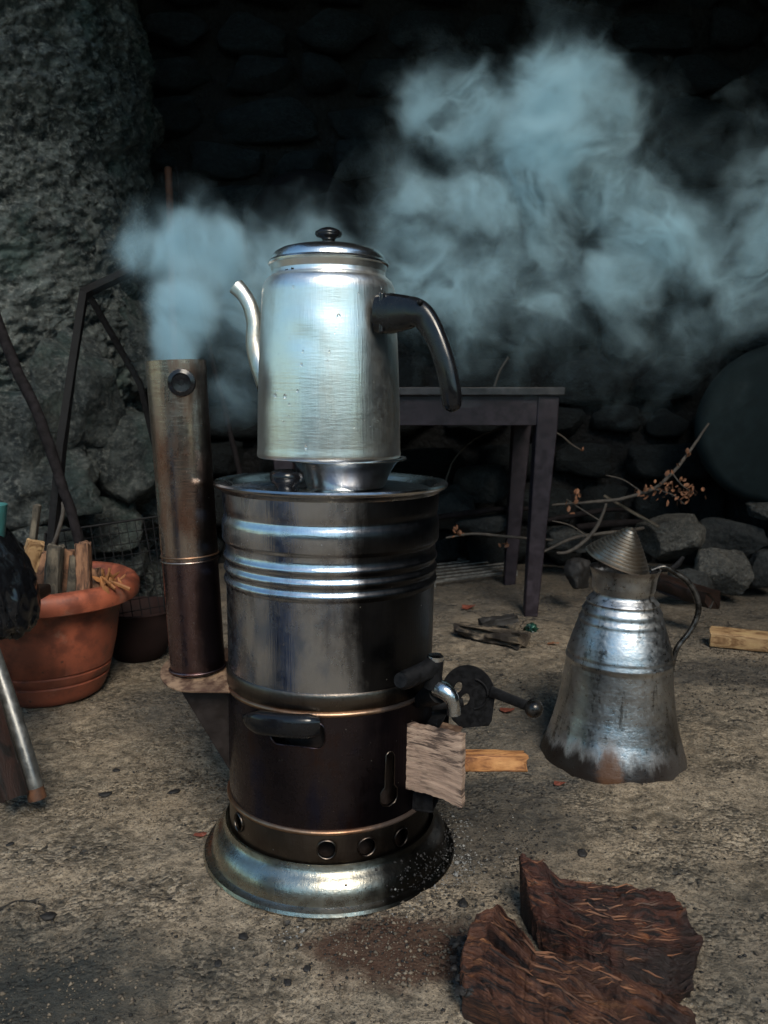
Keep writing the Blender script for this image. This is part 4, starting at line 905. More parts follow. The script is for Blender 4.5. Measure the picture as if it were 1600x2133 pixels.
# ------------------------------------------------------------------ table
def build_table():
    Y0, Y1, zt = 2.43, 2.95, .690; xR = at(1178, 812, Y0).x; xL = at(548, 812, Y0).x
    root = thing('table', 'small dark purple painted wooden table standing behind the samovar', 'table', ((xL + xR) / 2, (Y0 + Y1) / 2, 0))
    V, F = box((xL + xR) / 2, (Y0 + Y1) / 2, zt - .012, xR - xL, Y1 - Y0, .024); bevel(mk('tabletop', V, F, M['tabletop'], root, 30, world=True), .003, 2)
    for (x0, x1, y0, y1) in ((xL + .06, xR - .075, Y0 + .020, Y0 + .038), (xL + .06, xR - .075, Y1 - .04, Y1 - .022), (xL + .022, xL + .04, Y0 + .07, Y1 - .07), (xR - .04, xR - .022, Y0 + .07, Y1 - .07)):
        V, F = box((x0 + x1) / 2, (y0 + y1) / 2, zt - .024 - .0445, x1 - x0, y1 - y0, .087); bevel(mk('apron', V, F, M['purple'], root, 30, world=True), .002, 2)
    for lx, sx in ((xR - .045, 1), (xL + .045, -1)):
        for ly, sy in ((Y0 + .045, -1), (Y1 - .045, 1)):
            t = .031; b = .020; foot = Vector((lx - sx * .028, ly, 0)); V = []
            for z, hw, cx in ((zt - .0245, t, lx), (zt - .125, t, lx - sx * .003), (-.004, b, lx - sx * .034)):
                V += [(cx - hw, ly - hw, z), (cx + hw, ly - hw, z), (cx + hw, ly + hw, z), (cx - hw, ly + hw, z)]
            F = [(3, 2, 1, 0)][::-1] + [(8, 9, 10, 11)][::-1]
            for i in (0, 4):
                for k in range(4): F.append((i + 4 + k, i + 4 + (k + 1) % 4, i + (k + 1) % 4, i + k))
            bevel(mk('leg', V, [(0, 1, 2, 3), (11, 10, 9, 8)] + F[2:], M['purple'], root, 30, world=True), .003, 2)
    return zt
zt = build_table()
rod('table_twig', [Vector((at(1030, 800, 2.6).x, 2.6, zt + .004)), at(1040, 775, 2.6), at(1054, 752, 2.6), at(1060, 745, 2.6)], [.004, .0035, .003, .0075], M['pale_twig'], 'small bent twig with a pale tip sticking up on the table', 'twig')

# ------------------------------------------------------------------ round pans
def build_pan(px, py, Y, rad, label, m, tilt, dish):
    c = at(px, py, Y); root = thing('round_pan', label, 'pan', tuple(c), rot=tilt)
    pr = [(.0005, 0), (rad * .86, 0), (rad * .93, .012), (rad * .99, .040), (rad * 1.01, .042), (rad * 1.012, .038), (rad * .95, .006), (rad * .87, -.006), (.0005, -.006)]
    V, F = lathe([(a, b * (1 if dish else -1)) for a, b in pr][::(1 if not dish else -1)], 96); mk('pan_body', V, F, m, root, 50)
    V, F = lathe([(rad * .90, .004), (rad * .905, .008), (rad * .91, .004)], 64)
    ears = [tuple((rad * 1.0 + .03 * math.sin(math.pi * t), .035 * math.cos(math.pi * t), .03)) for t in np.linspace(0, 1, 12)]
    mk('ring_handle', *tube(ears, .005, 8), m, root, 60)
build_pan(1632, 890, 2.80, .275, 'large round dark tray leaning upright against the wall at right edge', M['pan'], (R(98), R(20), R(-6)), False)
build_pan(635, 478, 3.08, .215, 'round sooty pan hanging on the back wall above the table', M['pan_soot'], (R(90), R(70), 0), False)

# ------------------------------------------------------------------ rubble, branches, leaves and odds and ends behind
def stone_at(px, py, Y, sx, sy, sz, m, seed, label, rough=.2, block=.5, group='loose rubble stones at the foot of the wall'):
    c = at(px, py, Y); V, F = rock(sx, sy, sz, seed, 4, rough, block); o = mk('rubble_stone', V, F, m, None, 180); o.location = c; o.rotation_euler = (random.uniform(-.3, .3), random.uniform(-.3, .3), random.uniform(-.5, .5))
    return tag(o, label, 'stone', group)
stone_at(1395, 1122, 2.72, .24, .22, .17, M['rubble'], 1, 'large pale angular stone directly behind the jug lid')
stone_at(1508, 1188, 2.62, .20, .18, .17, M['rubble'], 2, 'pale faceted stone right of the jug handle, lower of the pale pair')
stone_at(1440, 1212, 2.58, .17, .14, .10, M['rubble_dark'], 3, 'dark low stone wedged below the two pale stones')
stone_at(1592, 1062, 2.85, .13, .12, .07, M['rubble'], 4, 'small pale stone cut by the right frame edge below the tray')
stone_at(1520, 1125, 2.92, .26, .18, .15, M['rubble_dark'], 5, 'dark stone behind the two pale stones under the tray')
stone_at(1590, 1185, 2.70, .14, .14, .14, M['rubble_dark'], 6, 'dark stone at the right frame edge beside the faceted pale stone')
stone_at(1300, 1145, 2.95, .22, .18, .12, M['rubble_dark'], 7, 'dark flat stone behind the jug lid on the left side')
stone_at(1002, 1010, 3.05, .22, .16, .16, M['rubble_dark'], 8, 'dark stone under the table, right of the samovar lid')
stone_at(930, 1060, 3.02, .22, .16, .18, M['rubble_dark'], 9, 'dark stone under the table, hard against the samovar side')
stone_at(1010, 1095, 3.0, .24, .16, .10, M['rubble_dark'], 10, 'dark stone behind the floor grille under the table')
stone_at(1203, 1195, 2.50, .085, .08, .10, M['charcoal'], 12, 'black burnt lump on the floor just left of the jug neck', .35, .2)
stone_at(1186, 1120, 2.98, .18, .14, .10, M['rubble_dark'], 13, 'dark stone between the table leg and the jug')

def build_grille():
    A, B, C, Dd = ground(905, 1140), ground(1000, 1135), ground(1075, 1200), ground(905, 1222); z = .018
    for p in (A, B, C, Dd): p.z = z
    root = thing('floor_grille', 'flat metal grille lying on the floor under the table', 'grille', ((A.x + C.x) / 2, (A.y + C.y) / 2, 0))
    mk('frame', *tube([A, B, C, Dd, A], .006, 8), M['grille'], root, 40, world=True)
    for i in range(1, 13): a = A.lerp(Dd, i / 13); b = B.lerp(C, i / 13); mk('bar', *tube([a, b], .0045, 8), M['grille'], root, 40, world=True)
    for p in (A, B, C, Dd): mk('foot', *tube([p, Vector((p.x, p.y, -.002))], .006, 8), M['grille'], root, 40, world=True)
build_grille()

def leaf_mesh(n, spread, seed, size=(.012, .024)):
    rr = np.random.default_rng(seed); parts = []
    for k in range(n):
        s = rr.uniform(*size); c = rr.normal(size=3) * np.array(spread); E = Euler(rr.uniform(0, 6.28, 3)).to_matrix()
        pts = [(-1, 0, 0), (-.5, .5, .12), (.3, .55, .18), (1, 0, .1), (.3, -.5, .22), (-.5, -.5, .05), (0, 0, -.12)]
        v = np.array([tuple(E @ Vector(p)) for p in pts]) * s / 2 + c; parts.append((v, [(0, 1, 6), (1, 2, 6), (2, 3, 6), (3, 4, 6), (4, 5, 6), (5, 0, 6)]))
    return join(*parts)
def branch(label, pts, rad, clusters, seed, side=()):
    O = Vector(pts[0]); root = thing('dry_branch', label, 'branch', tuple(O), 'dry branches heaped at the foot of the wall')
    P = smoothpath(pts, 6); V, F = tube(P, rad, 7); V = V + .003 * np.stack([fbm(V, 18, 3, seed), fbm(V, 18, 3, seed + 1), fbm(V, 18, 3, seed + 2)], 1)
    mk('stem', V, F, M['pale_twig'], root, 60, world=True)
    for s in side: mk('side_twig', *tube(smoothpath(s, 4), [.0028, .0015], 6), M['pale_twig'], root, 60, world=True)
    for k, (c, n, spread) in enumerate(clusters):
        V, F = leaf_mesh(n, spread, seed + k); o = mk('dry_leaves', V + np.array(c), F, M['leaf'], root, None, world=True); o['kind'] = 'stuff'
Yb = 2.55
branch('longest dry branch bearing a cluster of orange leaves below the tray', [at(1476, 882, 2.6), at(1440, 935, 2.58), at(1400, 985, 2.55), at(1360, 1018, 2.55), at(1290, 1040, 2.55), at(1230, 1045, 2.56), at(1150, 1052, 2.6)], [.0035, .005, .006, .0055, .005, .004],
       [(at(1398, 1020, 2.53), 46, (.045, .03, .020)), (at(1432, 1030, 2.53), 22, (.02, .02, .016)), (at(1433, 942, 2.56), 3, (.006, .006, .008)), (at(1416, 966, 2.55), 2, (.006, .006, .006)), (at(1340, 1022, 2.54), 5, (.012, .01, .008))], 5,
       [[at(1400, 985, 2.55), at(1420, 1010, 2.54), at(1448, 1030, 2.53)], [at(1360, 1018, 2.55), at(1400, 1030, 2.53), at(1425, 1050, 2.52)], [at(1340, 1028, 2.55), at(1300, 1000, 2.56), at(1262, 990, 2.57)]])
branch('arched dry branch curving down to the floor behind the jug lid', [at(1262, 1048, 2.5), at(1250, 1085, 2.5), at(1225, 1120, 2.5), at(1185, 1150, 2.5), at(1160, 1152, 2.5)], [.004, .006, .006, .004], [(at(1195, 1050, 2.5), 6, (.012, .01, .014)), (at(1205, 1025, 2.5), 4, (.008, .01, .012))], 9, [[at(1250, 1085, 2.5), at(1210, 1060, 2.5), at(1180, 1040, 2.5)], [at(1225, 1120, 2.5), at(1190, 1095, 2.5), at(1150, 1085, 2.5)]])
branch('dry twig hanging beside the right table leg with one orange leaf', [at(1120, 880, 2.9), at(1165, 905, 2.85), at(1190, 925, 2.8), at(1212, 938, 2.78)], [.003, .0035, .002], [(at(1212, 937, 2.77), 2, (.005, .005, .004))], 12)
branch('faint dry twig arching under the table top', [at(925, 1010, 2.9), at(945, 960, 2.9), at(990, 915, 2.9), at(1050, 890, 2.9)], [.0035, .003, .002], [], 15)
branch('dry twig with pale leaves under the table beside the samovar', [at(930, 1120, 2.7), at(980, 1112, 2.7), at(1060, 1118, 2.7), at(1150, 1125, 2.75)], [.003, .005, .004], [(at(953, 1108, 2.68), 8, (.012, .01, .014)), (at(1045, 1130, 2.68), 5, (.02, .01, .008))], 18)
branch('low dry branch lying behind the table leg towards the jug', [at(1130, 1150, 2.6), at(1200, 1120, 2.6), at(1290, 1108, 2.62), at(1340, 1100, 2.65)], [.004, .006, .006], [], 22)
wood_bar('flat_stick', at(1258, 1034, 2.62), at(1372, 1098, 2.55), .016, .010, M['wood_potgrey'], 'pale grey slat lying slanted over the branches behind the jug', 'slat', seed=4, rough=.06, n=12)
for k, (a, b, rd) in enumerate([((880, 1085, 2.9), (1100, 1060, 2.95), .012), ((1140, 1085, 2.9), (1310, 1062, 2.95), .011), ((1200, 1100, 2.85), (1360, 1092, 2.9), .014)]):
    rod('old_stick', [at(*a), (at(*a) + at(*b)) / 2 + Vector((0, 0, .012)), at(*b)], [rd * .8, rd, rd * .7], M['bark'], ['dark stick lying behind the table under its apron', 'dark stick among the branches right of the table leg', 'thick dark stick beneath the slanted grey slat'][k], 'stick', knots=.006)
wood_bar('charred_log', at(1360, 1212, 2.36), at(1485, 1252, 2.20), .055, .050, M['wood_dark'], 'dark round stick with a red brown broken end behind the jug handle', 'firewood', seed=21, rough=.12)
wood_bar('wooden_plank', ground(1478, 1345) + Vector((0, 0, .03)), ground(1640, 1362) + Vector((0, 0, .03)), .055, .042, M['wood_pale'], 'sawn yellow wooden plank lying on the floor at right frame edge', 'plank', seed=22, rough=.025, n=20, roll=.2)

# bits on the floor
def floor_piece(name, px, py, sx, sy, sz, m, label, cat, seed, group=None, sub=3, rough=.35, rz=None):
    p = ground(px, py); V, F = rock(sx, sy, sz, seed, sub, rough, .2); o = mk(name, V, F, m, None, 180)
    o.location = (p.x, p.y, gz(p.x, p.y) + sz * .25); o.rotation_euler = (0, 0, rz if rz is not None else random.uniform(0, 6)); return tag(o, label, cat, group)
wood_bar('charred_stick', ground(955, 1322) + Vector((0, 0, .018)), ground(1095, 1350) + Vector((0, 0, .016)), .05, .028, M['wood_char'], 'charred broken stick with pale split edge lying left of the jug', 'firewood', seed=31, rough=.45, n=30, taper=1.2)
wood_bar('charred_stick', ground(1000, 1318) + Vector((0, 0, .03)), ground(1075, 1312) + Vector((0, 0, .035)), .03, .02, M['charcoal'], 'short black charred piece lying across the pale split stick', 'firewood', seed=32, rough=.4, n=16)
floor_piece('foil_scrap', 1106, 1312, .045, .035, .03, M['green'], 'crumpled shiny green scrap at the end of the charred stick', 'scrap', 33, sub=3, rough=1.5)
def leaf_thing(px, py, s, m, label, seed, name='dry_leaf'):
    p = ground(px, py); rr = random.Random(seed); n = 9; V = [(0, 0, .004)]; 
    for k in range(n): a = 2 * math.pi * k / n; r_ = s * (.8 + .45 * rr.random()) * (1 if k % 2 else .85); V.append((r_ * math.cos(a), r_ * .6 * math.sin(a), s * rr.uniform(-.02, .35)))
    F = [(0, k + 1, (k + 1) % n + 1) for k in range(n)]; o = mk(name, V, F, m, None, None); o.location = (p.x, p.y, gz(p.x, p.y) + .003); o.rotation_euler = (0, 0, rr.uniform(-.5, .5)); return tag(o, label, 'leaf')
leaf_thing(977, 1270, .030, M['red_leaf'], 'curled red brown leaf on the floor right of the samovar body', 1)
leaf_thing(1152, 1344, .016, M['leaf'], 'small orange leaf on the floor left of the jug waist', 2)
leaf_thing(1210, 1222, .018, M['leaf'], 'yellow orange leaf lying beside the black burnt lump', 3)
leaf_thing(1168, 1630, .013, M['red_leaf'], 'thin reddish bark flake on the floor below the jug foot', 4)
leaf_thing(418, 1742, .010, M['red_leaf'], 'tiny reddish flake on the floor left of the samovar base', 5)
leaf_thing(1056, 1482, .020, M['red_leaf'], 'brown leaf scrap on the floor under the ball handle', 6)
leaf_thing(1215, 1300, .012, M['leaf'], 'small pale leaf between the jug neck and the foil scrap', 7)
chips = [(100, 1908, .022, 'flat black chip alone on the floor near the left frame edge'), (508, 1957, .016, 'black charcoal chip just below left part of the samovar base'), (455, 2012, .013, 'black charcoal chip lowest left below the samovar base'),
         (598, 2052, .013, 'black charcoal chip at the bottom centre of the floor'), (243, 1605, .016, 'dark chip on the floor right of the stool leg'), (362, 1650, .022, 'dark crumbly lump left of the samovar base'), (355, 1880, .006, 'tiny black speck of charcoal left of the samovar base'),
         (1213, 1777, .022, 'black chip behind the larger log, near the jug'), (22, 1762, .013, 'round black chip beside the left frame edge below the stool'), (170, 1440, .014, 'dark chip in front of the plastic pot'), (1090, 1440, .010, 'dark chip on floor between samovar door and jug'), (1045, 1405, .014, 'black crumb above the samovar door plate'),
         (640, 2025, .012, 'brown chip near the bottom centre of the floor'), (220, 1655, .024, 'flat dark flake embedded in the floor by the stool foot'), (1322, 1725, .010, 'small dark crumb right of the larger log tip'), (965, 1890, .020, 'dark smear-like flake between base and smaller log')]
for k, (px, py, s, lab) in enumerate(chips): floor_piece('charcoal_chip', px, py, s, s * .8, s * .35, M['charcoal'], lab, 'charcoal', 200 + k, 'charcoal chips scattered on the floor', 2, .5)

# ------------------------------------------------------------------ the two big split logs
def log_slab(borders, m, label, seed, nu=260, nv=190, ridge=.006, crown=.0, groove=()):
    """a broken slab of split wood whose upper face is stretched between four measured edges
    (far, right, near, left; lists of photo x, photo y, height); fibres run from left to right"""
    def line(pts, n):
        P = np.array([tuple(ground(x, y, z)) for x, y, z in pts]); L_ = np.concatenate([[0], np.cumsum(np.linalg.norm(np.diff(P, axis=0), axis=1))]); t = np.linspace(0, L_[-1], n)
        Q = np.stack([np.interp(t, L_, P[:, k]) for k in range(3)], 1); amp = .0035
        Q[1:-1] += amp * np.stack([fbm(np.stack([t * 90, np.full(n, seed + k * 3.), np.zeros(n)], 1), 1, 3, seed + k, .7) for k in range(3)], 1)[1:-1] * np.array([1, 1, .8]); return Q
    far, right, near, left = line(borders[0], nu), line(borders[1], nv), line(borders[2], nu), line(borders[3], nv)
    U, Vv = np.meshgrid(np.linspace(0, 1, nu), np.linspace(0, 1, nv)); u = U.ravel(); v = Vv.ravel(); iu = np.tile(np.arange(nu), nv); iv = np.repeat(np.arange(nv), nu)
    a, b, c_, d = far[0], far[-1], near[-1], near[0]
    P = far[iu] * (1 - v)[:, None] + near[iu] * v[:, None] + left[iv] * (1 - u)[:, None] + right[iv] * u[:, None] - (a[None] * ((1 - u) * (1 - v))[:, None] + b[None] * (u * (1 - v))[:, None] + c_[None] * (u * v)[:, None] + d[None] * ((1 - u) * v)[:, None])
    Q = np.stack([u * 3.0, v * 3.0, np.full_like(u, seed)], 1); wu = v + .035 * np.sin(2.6 * u + seed) + .012 * fbm(Q, .8, 3, seed + 4)
    one = np.full_like(u, seed * 1.)
    z = ridge * fbm(np.stack([u * 1.3, wu * 16, one], 1), 1.0, 5, seed + 6, .6, ridge=True) + crown * np.sin(np.pi * v)
    for fu, fv, amp, sd_ in ((2.4, 22, .0045, 0), (1.5, 9, .010, 3), (1.0, 3.6, .011, 6)):      # splinters split off in steps along the fibres
        c1, c2, cid = cells(np.stack([u * fu + sd_, wu * fv, one], 1), seed + sd_); z += amp * (cid - .5) * np.clip((c2 - c1) * 14, 0, 1) - amp * .4 * np.exp(-((c2 - c1) / .04) ** 2)
    for (gu0, gv0, gu1, gv1, gw, gd) in groove:
        t = np.clip(((u - gu0) * (gu1 - gu0) + (v - gv0) * (gv1 - gv0)) / ((gu1 - gu0) ** 2 + (gv1 - gv0) ** 2), 0, 1); dd = np.hypot(u - gu0 - t * (gu1 - gu0), v - gv0 - t * (gv1 - gv0)); z += gd * np.exp(-(dd / gw) ** 2)
    e = np.minimum(np.minimum(u, 1 - u) * nu, np.minimum(v, 1 - v) * nv); P[:, 2] += z * np.clip(.35 + e / 6, 0, 1); P[:, 2] = np.maximum(P[:, 2], .006)
    n = nu * nv; ctr = P.mean(0); Bt = P.copy(); Bt[:, :2] = ctr[:2] + (Bt[:, :2] - ctr[:2]) * .95; Bt[:, 2] = -.004
    idx = np.arange(n).reshape(nv, nu); top = np.stack([idx[:-1, :-1], idx[:-1, 1:], idx[1:, 1:], idx[1:, :-1]], -1).reshape(-1, 4)[:, ::-1]
    rim = np.concatenate([idx[0, :], idx[1:, -1], idx[-1, -2::-1], idx[-2:0:-1, 0]]); rings = 8; V = [P]; F = [tuple(f) for f in top]; prev = rim; off = n; k_ = np.arange(len(rim))
    for k in range(1, rings + 1):
        t = k / rings; q = P[rim] * (1 - t) + Bt[rim] * t; dr = q[:, :2] - ctr[:2]; dr /= np.linalg.norm(dr, axis=1)[:, None]
        q[:, :2] += (.004 * fbm(np.stack([k_ * .10, np.full(len(rim), t * 1.5), np.full(len(rim), seed)], 1), 1, 3, seed)[:, None]) * dr
        V.append(q); cur = np.arange(off, off + len(rim)); off += len(rim)
        for i in range(len(rim)): j = (i + 1) % len(rim); F.append((prev[i], prev[j], cur[j], cur[i]))
        prev = cur
    F.append(tuple(prev)); V = np.vstack(V); UV = np.zeros((len(V), 2)); UV[:n, 0] = u * 1.4; UV[:n, 1] = wu * 1.5
    for k in range(rings): s_ = slice(n + k * len(rim), n + (k + 1) * len(rim)); UV[s_] = UV[rim]; UV[s_, 1] += .09 * (k + 1)
    root = thing('split_log', label, 'log', (ctr[0], ctr[1], 0), 'split logs lying in front on the floor'); mk('wood_body', V, F, m, root, 38, UV, world=True)
    r_ = np.random.default_rng(seed + 50); parts = []; fr = (P[nu * (nv // 2) + nu - 1] - P[nu * (nv // 2)]); fr /= np.linalg.norm(fr)      # torn fibres standing off the face
    G = P.reshape(nv, nu, 3)
    for k in range(70):
        i_ = r_.integers(4, nu - 60); j_ = r_.integers(6, nv - 6); ln = int(r_.uniform(10, 55)); w_ = r_.uniform(.0006, .0022); p = [G[j_, min(i_ + int(ln * t), nu - 1)] + np.array([0, 0, .001 + (.001 + .005 * r_.random()) * (t > .6) * t]) for t in (0, .35, .7, 1)]
        parts.append(tube([tuple(q) for q in p], [w_ * .3, w_, w_ * .8, w_ * .15], 4, .5))
    Vs, Fs = join(*parts); o = mk('splinters', Vs, Fs, M['fibre'], root, None, world=True); o['kind'] = 'stuff'
M['fibre'] = m_simple('torn_wood_fibre', (.19, .080, .038), .7, 0, .7, 14, .0002, (.02, .010, .007))
log_slab([[(1083, 1780, .088), (1128, 1797, .078), (1165, 1832, .066), (1250, 1847, .064), (1310, 1850, .052), (1395, 1861, .040)],
          [(1395, 1861, .040), (1424, 1902, .036), (1466, 1960, .020), (1449, 2000, .024), (1441, 2040, .020), (1444, 2062, .014)],
          [(1135, 1975, .014), (1190, 2000, .020), (1240, 2026, .022), (1330, 2056, .018), (1395, 2076, .016), (1444, 2062, .014)],
          [(1083, 1780, .088), (1100, 1860, .058), (1114, 1915, .036), (1135, 1975, .014)]], M['wood_red'], 'larger dark red split log with its tip raised, lying farther and upper right', 3,
         groove=[(.02, .30, .45, .60, .03, -.010), (.45, .72, .75, .8, .05, .010), (.05, .12, .5, .34, .02, .006)])
log_slab([[(1000, 1905, .070), (1040, 1884, .078), (1098, 1950, .070), (1115, 1985, .060), (1250, 2020, .058), (1360, 2066, .050), (1450, 2118, .040)],
          [(1450, 2118, .040), (1452, 2160, .034), (1420, 2210, .030), (1370, 2270, .022)],
          [(962, 2068, .030), (1010, 2090, .030), (1070, 2118, .026), (1150, 2160, .026), (1250, 2215, .024), (1370, 2270, .022)],
          [(1000, 1905, .070), (975, 1960, .056), (960, 2010, .046), (962, 2068, .030)]], M['wood_red2'], 'brown split log with charred left end, cut by the bottom frame edge', 8,
         groove=[(.0, .42, .80, .44, .035, -.016), (.05, .58, .5, .64, .03, .010), (0, .8, .4, .9, .04, -.008)], crown=.012)
# charred crust on the end of the nearer log
parts = []
rr = random.Random(9)
for k in range(160):
    px = rr.gauss(966, 9); py = rr.uniform(1955, 2070); s = rr.uniform(.004, .012); p = ground(px, py, rr.uniform(.004, .038)); V, F = rock(s, s * .8, s * .7, k, 2, .9, .5); parts.append((V + np.array(p), F))
V, F = join(*parts); tag(mk('charred_crust', V, F, M['charcoal'], None, 60), 'crumbly black charred crust at the left end of the nearer log', 'charcoal', kind='stuff')

# ------------------------------------------------------------------ grit, crumbs and ash
def scatter(name, pts, smin, smax, m, label, cat, seed, flat=.6):
    r = np.random.default_rng(seed); base = np.array([(1, 0, 0), (-1, 0, 0), (0, 1, 0), (0, -1, 0), (0, 0, 1), (0, 0, -1)], float)
    bf = np.array([(0, 2, 4), (2, 1, 4), (1, 3, 4), (3, 0, 4), (2, 0, 5), (1, 2, 5), (3, 1, 5), (0, 3, 5)]); n = len(pts)
    s = smin * (smax / smin) ** (r.random(n) ** 2.2); V = base[None] * r.uniform(.45, 1.2, (n, 6, 1)) * s[:, None, None] / 2 * np.array([1, .8, flat])
    a = r.uniform(0, 6.28, n); c, q = np.cos(a)[:, None], np.sin(a)[:, None]; x = V[:, :, 0] * c - V[:, :, 1] * q; y = V[:, :, 0] * q + V[:, :, 1] * c; V[:, :, 0] = x; V[:, :, 1] = y
    P = np.array(pts); P = np.column_stack([P[:, 0], P[:, 1], ground_h(np.column_stack([P[:, 0], P[:, 1], np.zeros(n)])) + s * .18 + (P[:, 2] if P.shape[1] > 2 else 0)])
    V += P[:, None, :]; F = (bf[None] + (np.arange(n) * 6)[:, None, None]).reshape(-1, 3)
    me = bpy.data.meshes.new(name); me.vertices.add(n * 6); me.vertices.foreach_set('co', V.ravel()); me.loops.add(F.size); me.loops.foreach_set('vertex_index', F.ravel().astype(np.int32)); me.polygons.add(len(F)); me.polygons.foreach_set('loop_start', np.arange(0, F.size, 3)); me.update(calc_edges=True)
    me.materials.append(m); o = bpy.data.objects.new(name, me); col.objects.link(o); tag(o, label, cat, kind='stuff')
g = np.random.default_rng(11)
def px_pts(n, x0, x1, y0, y1, dens=None):
    out = []
    X = g.uniform(x0, x1, n); Y = g.uniform(y0, y1, n)
    for x, y in zip(X, Y): p = ground(x, y); out.append((p.x, p.y))
    out = np.array(out)
    if dens is not None: k = fbm(np.column_stack([out, np.zeros(n)]), dens, 3, 44) > g.uniform(-.7, .5, n); out = out[k]
    return out
scatter('grit', np.vstack([px_pts(9000, -50, 1650, 1450, 2160, 3.), px_pts(7000, 60, 700, 1440, 1720, 5.), px_pts(2500, 500, 1000, 1840, 2060, 6.)]), .0018, .0095, M['grit'], 'loose sandy concrete grit strewn over the floor', 'grit', 1)
scatter('dark_grit', np.vstack([px_pts(3500, -50, 1650, 1400, 2160, 3.), px_pts(2200, 880, 1150, 1600, 1900, 6.), px_pts(900, 500, 900, 1900, 2060, 6.), px_pts(1500, 1380, 1620, 1340, 1480, 6.), px_pts(600, 850, 1650, 1240, 1450)]), .0016, .008, M['charcoal'], 'black charcoal crumbs strewn over the floor', 'charcoal', 2)
ar = g.normal(0, 1, (420, 1)); a = R(72) + ar * R(20); rad = .183 + np.abs(g.normal(0, 1, (420, 1))) * .03
scatter('ash', np.vstack([np.hstack([SX + rad * np.sin(a), D - rad * np.cos(a)]), px_pts(240, 920, 1080, 1660, 1860, 8.), px_pts(60, 480, 720, 1900, 2010, 8.)]),   .0012, .0055, M['ash'], 'pale flakes of wood ash scattered round the samovar base', 'ash', 3)
scatter('ash_lump', np.vstack([px_pts(70, 915, 985, 1690, 1830), px_pts(14, 560, 640, 1930, 1990)]), .004, .013, M['ash'], 'larger pale lumps of ash beside the samovar flange', 'ash', 8, .5)
# ash and cinders heaped on the right of the flange
pp = []; 
for k in range(520):
    a_ = R(66) + g.normal() * R(20); r_ = g.uniform(.150, .186); pp.append((SX + r_ * math.sin(a_), D - r_ * math.cos(a_), max(0, .046 - (r_ - .150) * 1.0)))
scatter('cinders', pp[:400], .002, .009, M['charcoal'], 'black cinders spilled on the right side of the samovar flange', 'cinders', 4, .8)
scatter('cinder_ash', pp[475:], .0010, .0055, M['ash'], 'white ash specks among the cinders on the samovar flange', 'ash', 5, .8)

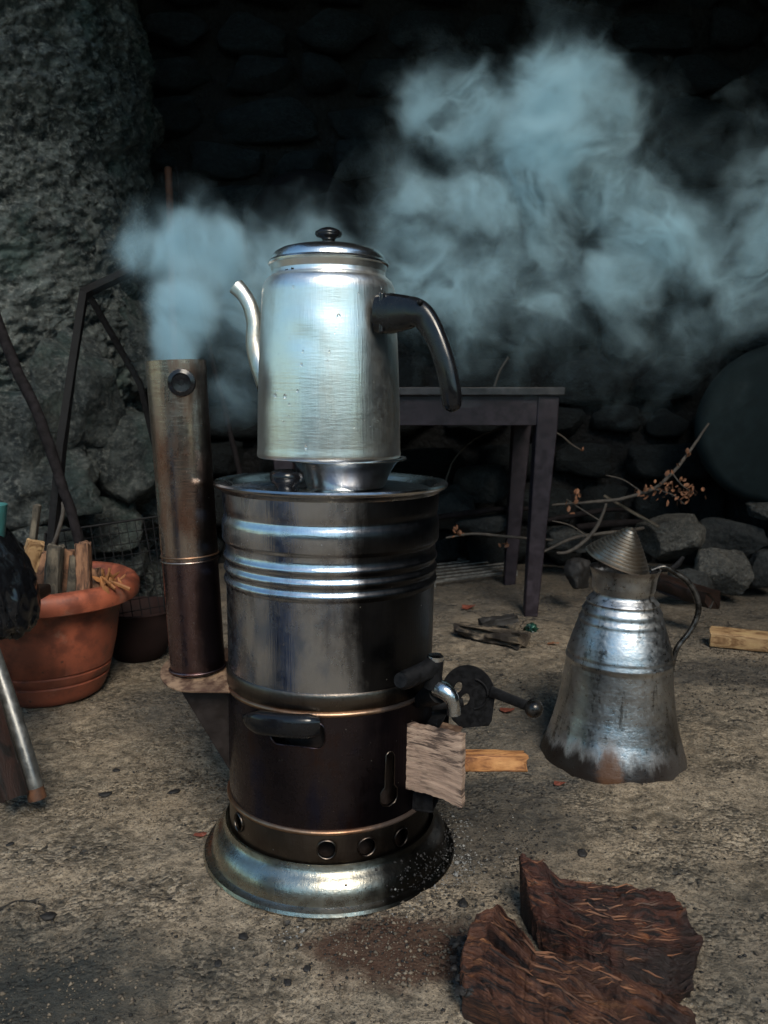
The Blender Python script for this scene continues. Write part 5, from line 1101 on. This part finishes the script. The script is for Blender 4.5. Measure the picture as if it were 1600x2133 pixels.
# ------------------------------------------------------------------ smoke
def build_smoke():
    # (photo x, y, radius in photo pixels, distance, density)
    B = [(366, 748, 52, 1.15, 3.2), (368, 705, 64, 1.16, 3.0), (385, 655, 88, 1.18, 2.4), (395, 595, 78, 1.22, 1.2), (300, 525, 78, 1.26, 1.8), (370, 505, 88, 1.28, 2.0), (445, 515, 82, 1.32, 1.8), (480, 690, 90, 1.36, 1.1), (470, 775, 75, 1.42, .6), (500, 600, 85, 1.36, .9), (570, 550, 95, 1.50, 1.1), (630, 510, 80, 1.60, 1.1), (710, 525, 85, 1.72, 1.0),
         (860, 430, 115, 1.80, 1.0), (880, 560, 125, 1.75, 1.1), (1000, 590, 145, 1.80, .95), (880, 190, 85, 1.95, 1.1), (980, 200, 100, 1.92, 1.3), (1110, 145, 95, 1.92, 1.3), (1230, 175, 105, 1.92, 1.1), (1310, 235, 80, 1.92, 1.1), (1120, 240, 130, 1.90, 1.5), (1000, 300, 110, 1.9, .8),
         (1150, 330, 135, 1.86, 1.7), (1010, 400, 130, 1.85, 1.1), (1280, 390, 120, 1.86, 1.4), (1370, 450, 125, 1.84, 1.5), (1180, 480, 130, 1.84, .9), (1470, 490, 125, 1.82, 1.3), (1580, 450, 130, 1.80, 1.0), (1600, 320, 115, 1.84, .5), (1560, 560, 115, 1.80, 1.0), (1280, 570, 140, 1.80, .9), (1130, 640, 125, 1.84, .8), (1430, 620, 120, 1.84, .7), (1700, 480, 130, 1.8, .9), (1300, 690, 115, 1.9, .45), (970, 670, 100, 1.8, .7), (1450, 700, 100, 1.9, .35)]
    bm = bmesh.new(); cs = []
    for x, y, r, Y, d in B:
        c = at(x, y + (22 if Y > 1.7 else 0), Y); rad = r / FPX * Y * 1.38; cs.append((c, rad, d)); bmesh.ops.create_icosphere(bm, subdivisions=3, radius=rad + .02, matrix=Matrix.Translation(c))
    me = bpy.data.meshes.new('smoke'); bm.to_mesh(me); bm.free(); o = bpy.data.objects.new('smoke', me); col.objects.link(o)
    rm = o.modifiers.new('r', 'REMESH'); rm.mode = 'VOXEL'; rm.voxel_size = .022; bake(o); o.data.shade_smooth()
    t = NT('smoke_volume'); geo = t.node('ShaderNodeNewGeometry').outputs['Position']
    nz = t.node('ShaderNodeTexNoise', {'Vector': geo, 'Scale': 4.5, 'Detail': 3.0, 'Roughness': .6}); off = t.node('ShaderNodeVectorMath', {0: nz.outputs[1], 1: (.5, .5, .5)}, operation='SUBTRACT')
    mouth = at(366, 745, 1.15); away = t.node('ShaderNodeVectorMath', {0: geo, 1: tuple(mouth)}, operation='DISTANCE').outputs['Value']
    scl = t.node('ShaderNodeVectorMath', {0: off.outputs[0], 3: t.ramp(away, .03, .40, .03, .26)}, operation='SCALE')
    pos = t.node('ShaderNodeVectorMath', {0: geo, 1: scl.outputs[0]}, operation='ADD').outputs[0]
    acc = None
    for c, rad, d in cs:
        dist = t.node('ShaderNodeVectorMath', {0: pos, 1: tuple(c)}, operation='DISTANCE').outputs['Value']
        f = t.ramp(dist, rad, rad * .1, 0, (.35 + .65 * d) * (.86 if c.y > 1.5 else 1.0)); acc = f if acc is None else t.math('SMOOTH_MAX', acc, f, .2)
    n2 = t.node('ShaderNodeTexNoise', {'Vector': pos, 'Scale': 6.5, 'Detail': 5.0, 'Roughness': .64, 'Distortion': .5}).outputs[0]
    n3 = t.node('ShaderNodeTexNoise', {'Vector': pos, 'Scale': 5.5, 'Detail': 3.0, 'Roughness': .55, 'Distortion': 1.2}).outputs[0]
    fil = t.math('POWER', t.math('SUBTRACT', 1., t.math('MULTIPLY', t.math('ABSOLUTE', t.math('SUBTRACT', n3, .5)), 5.5)), 2.) if False else t.ramp(t.math('ABSOLUTE', t.math('SUBTRACT', n3, .5)), .14, .0)
    er = t.math('MULTIPLY', t.ramp(n2, .68, .32), .55)          # the noise eats into the puffs from their edges
    e = t.math('SUBTRACT', acc, er)
    dens = t.math('MULTIPLY', t.math('MULTIPLY', t.math('POWER', t.ramp(e, -.28, 1.25), 1.9), t.math('MULTIPLY', t.ramp(acc, .0, .22), t.math('ADD', .22, t.math('MULTIPLY', fil, 1.25)))), 21.)
    v = t.node('ShaderNodeVolumePrincipled', {'Color': (.60, .83, .92), 'Density': dens, 'Anisotropy': 0.0}); t.l.new(v.outputs[0], t.out.inputs['Volume'])
    o.data.materials.clear(); o.data.materials.append(t.m)
    t.m.cycles.volume_step_rate = .25
    tag(o, 'pale teal grey smoke pouring from the samovar chimney and drifting right', 'smoke', kind='stuff')
import os
if not os.environ.get('NOSMOKE'): build_smoke()
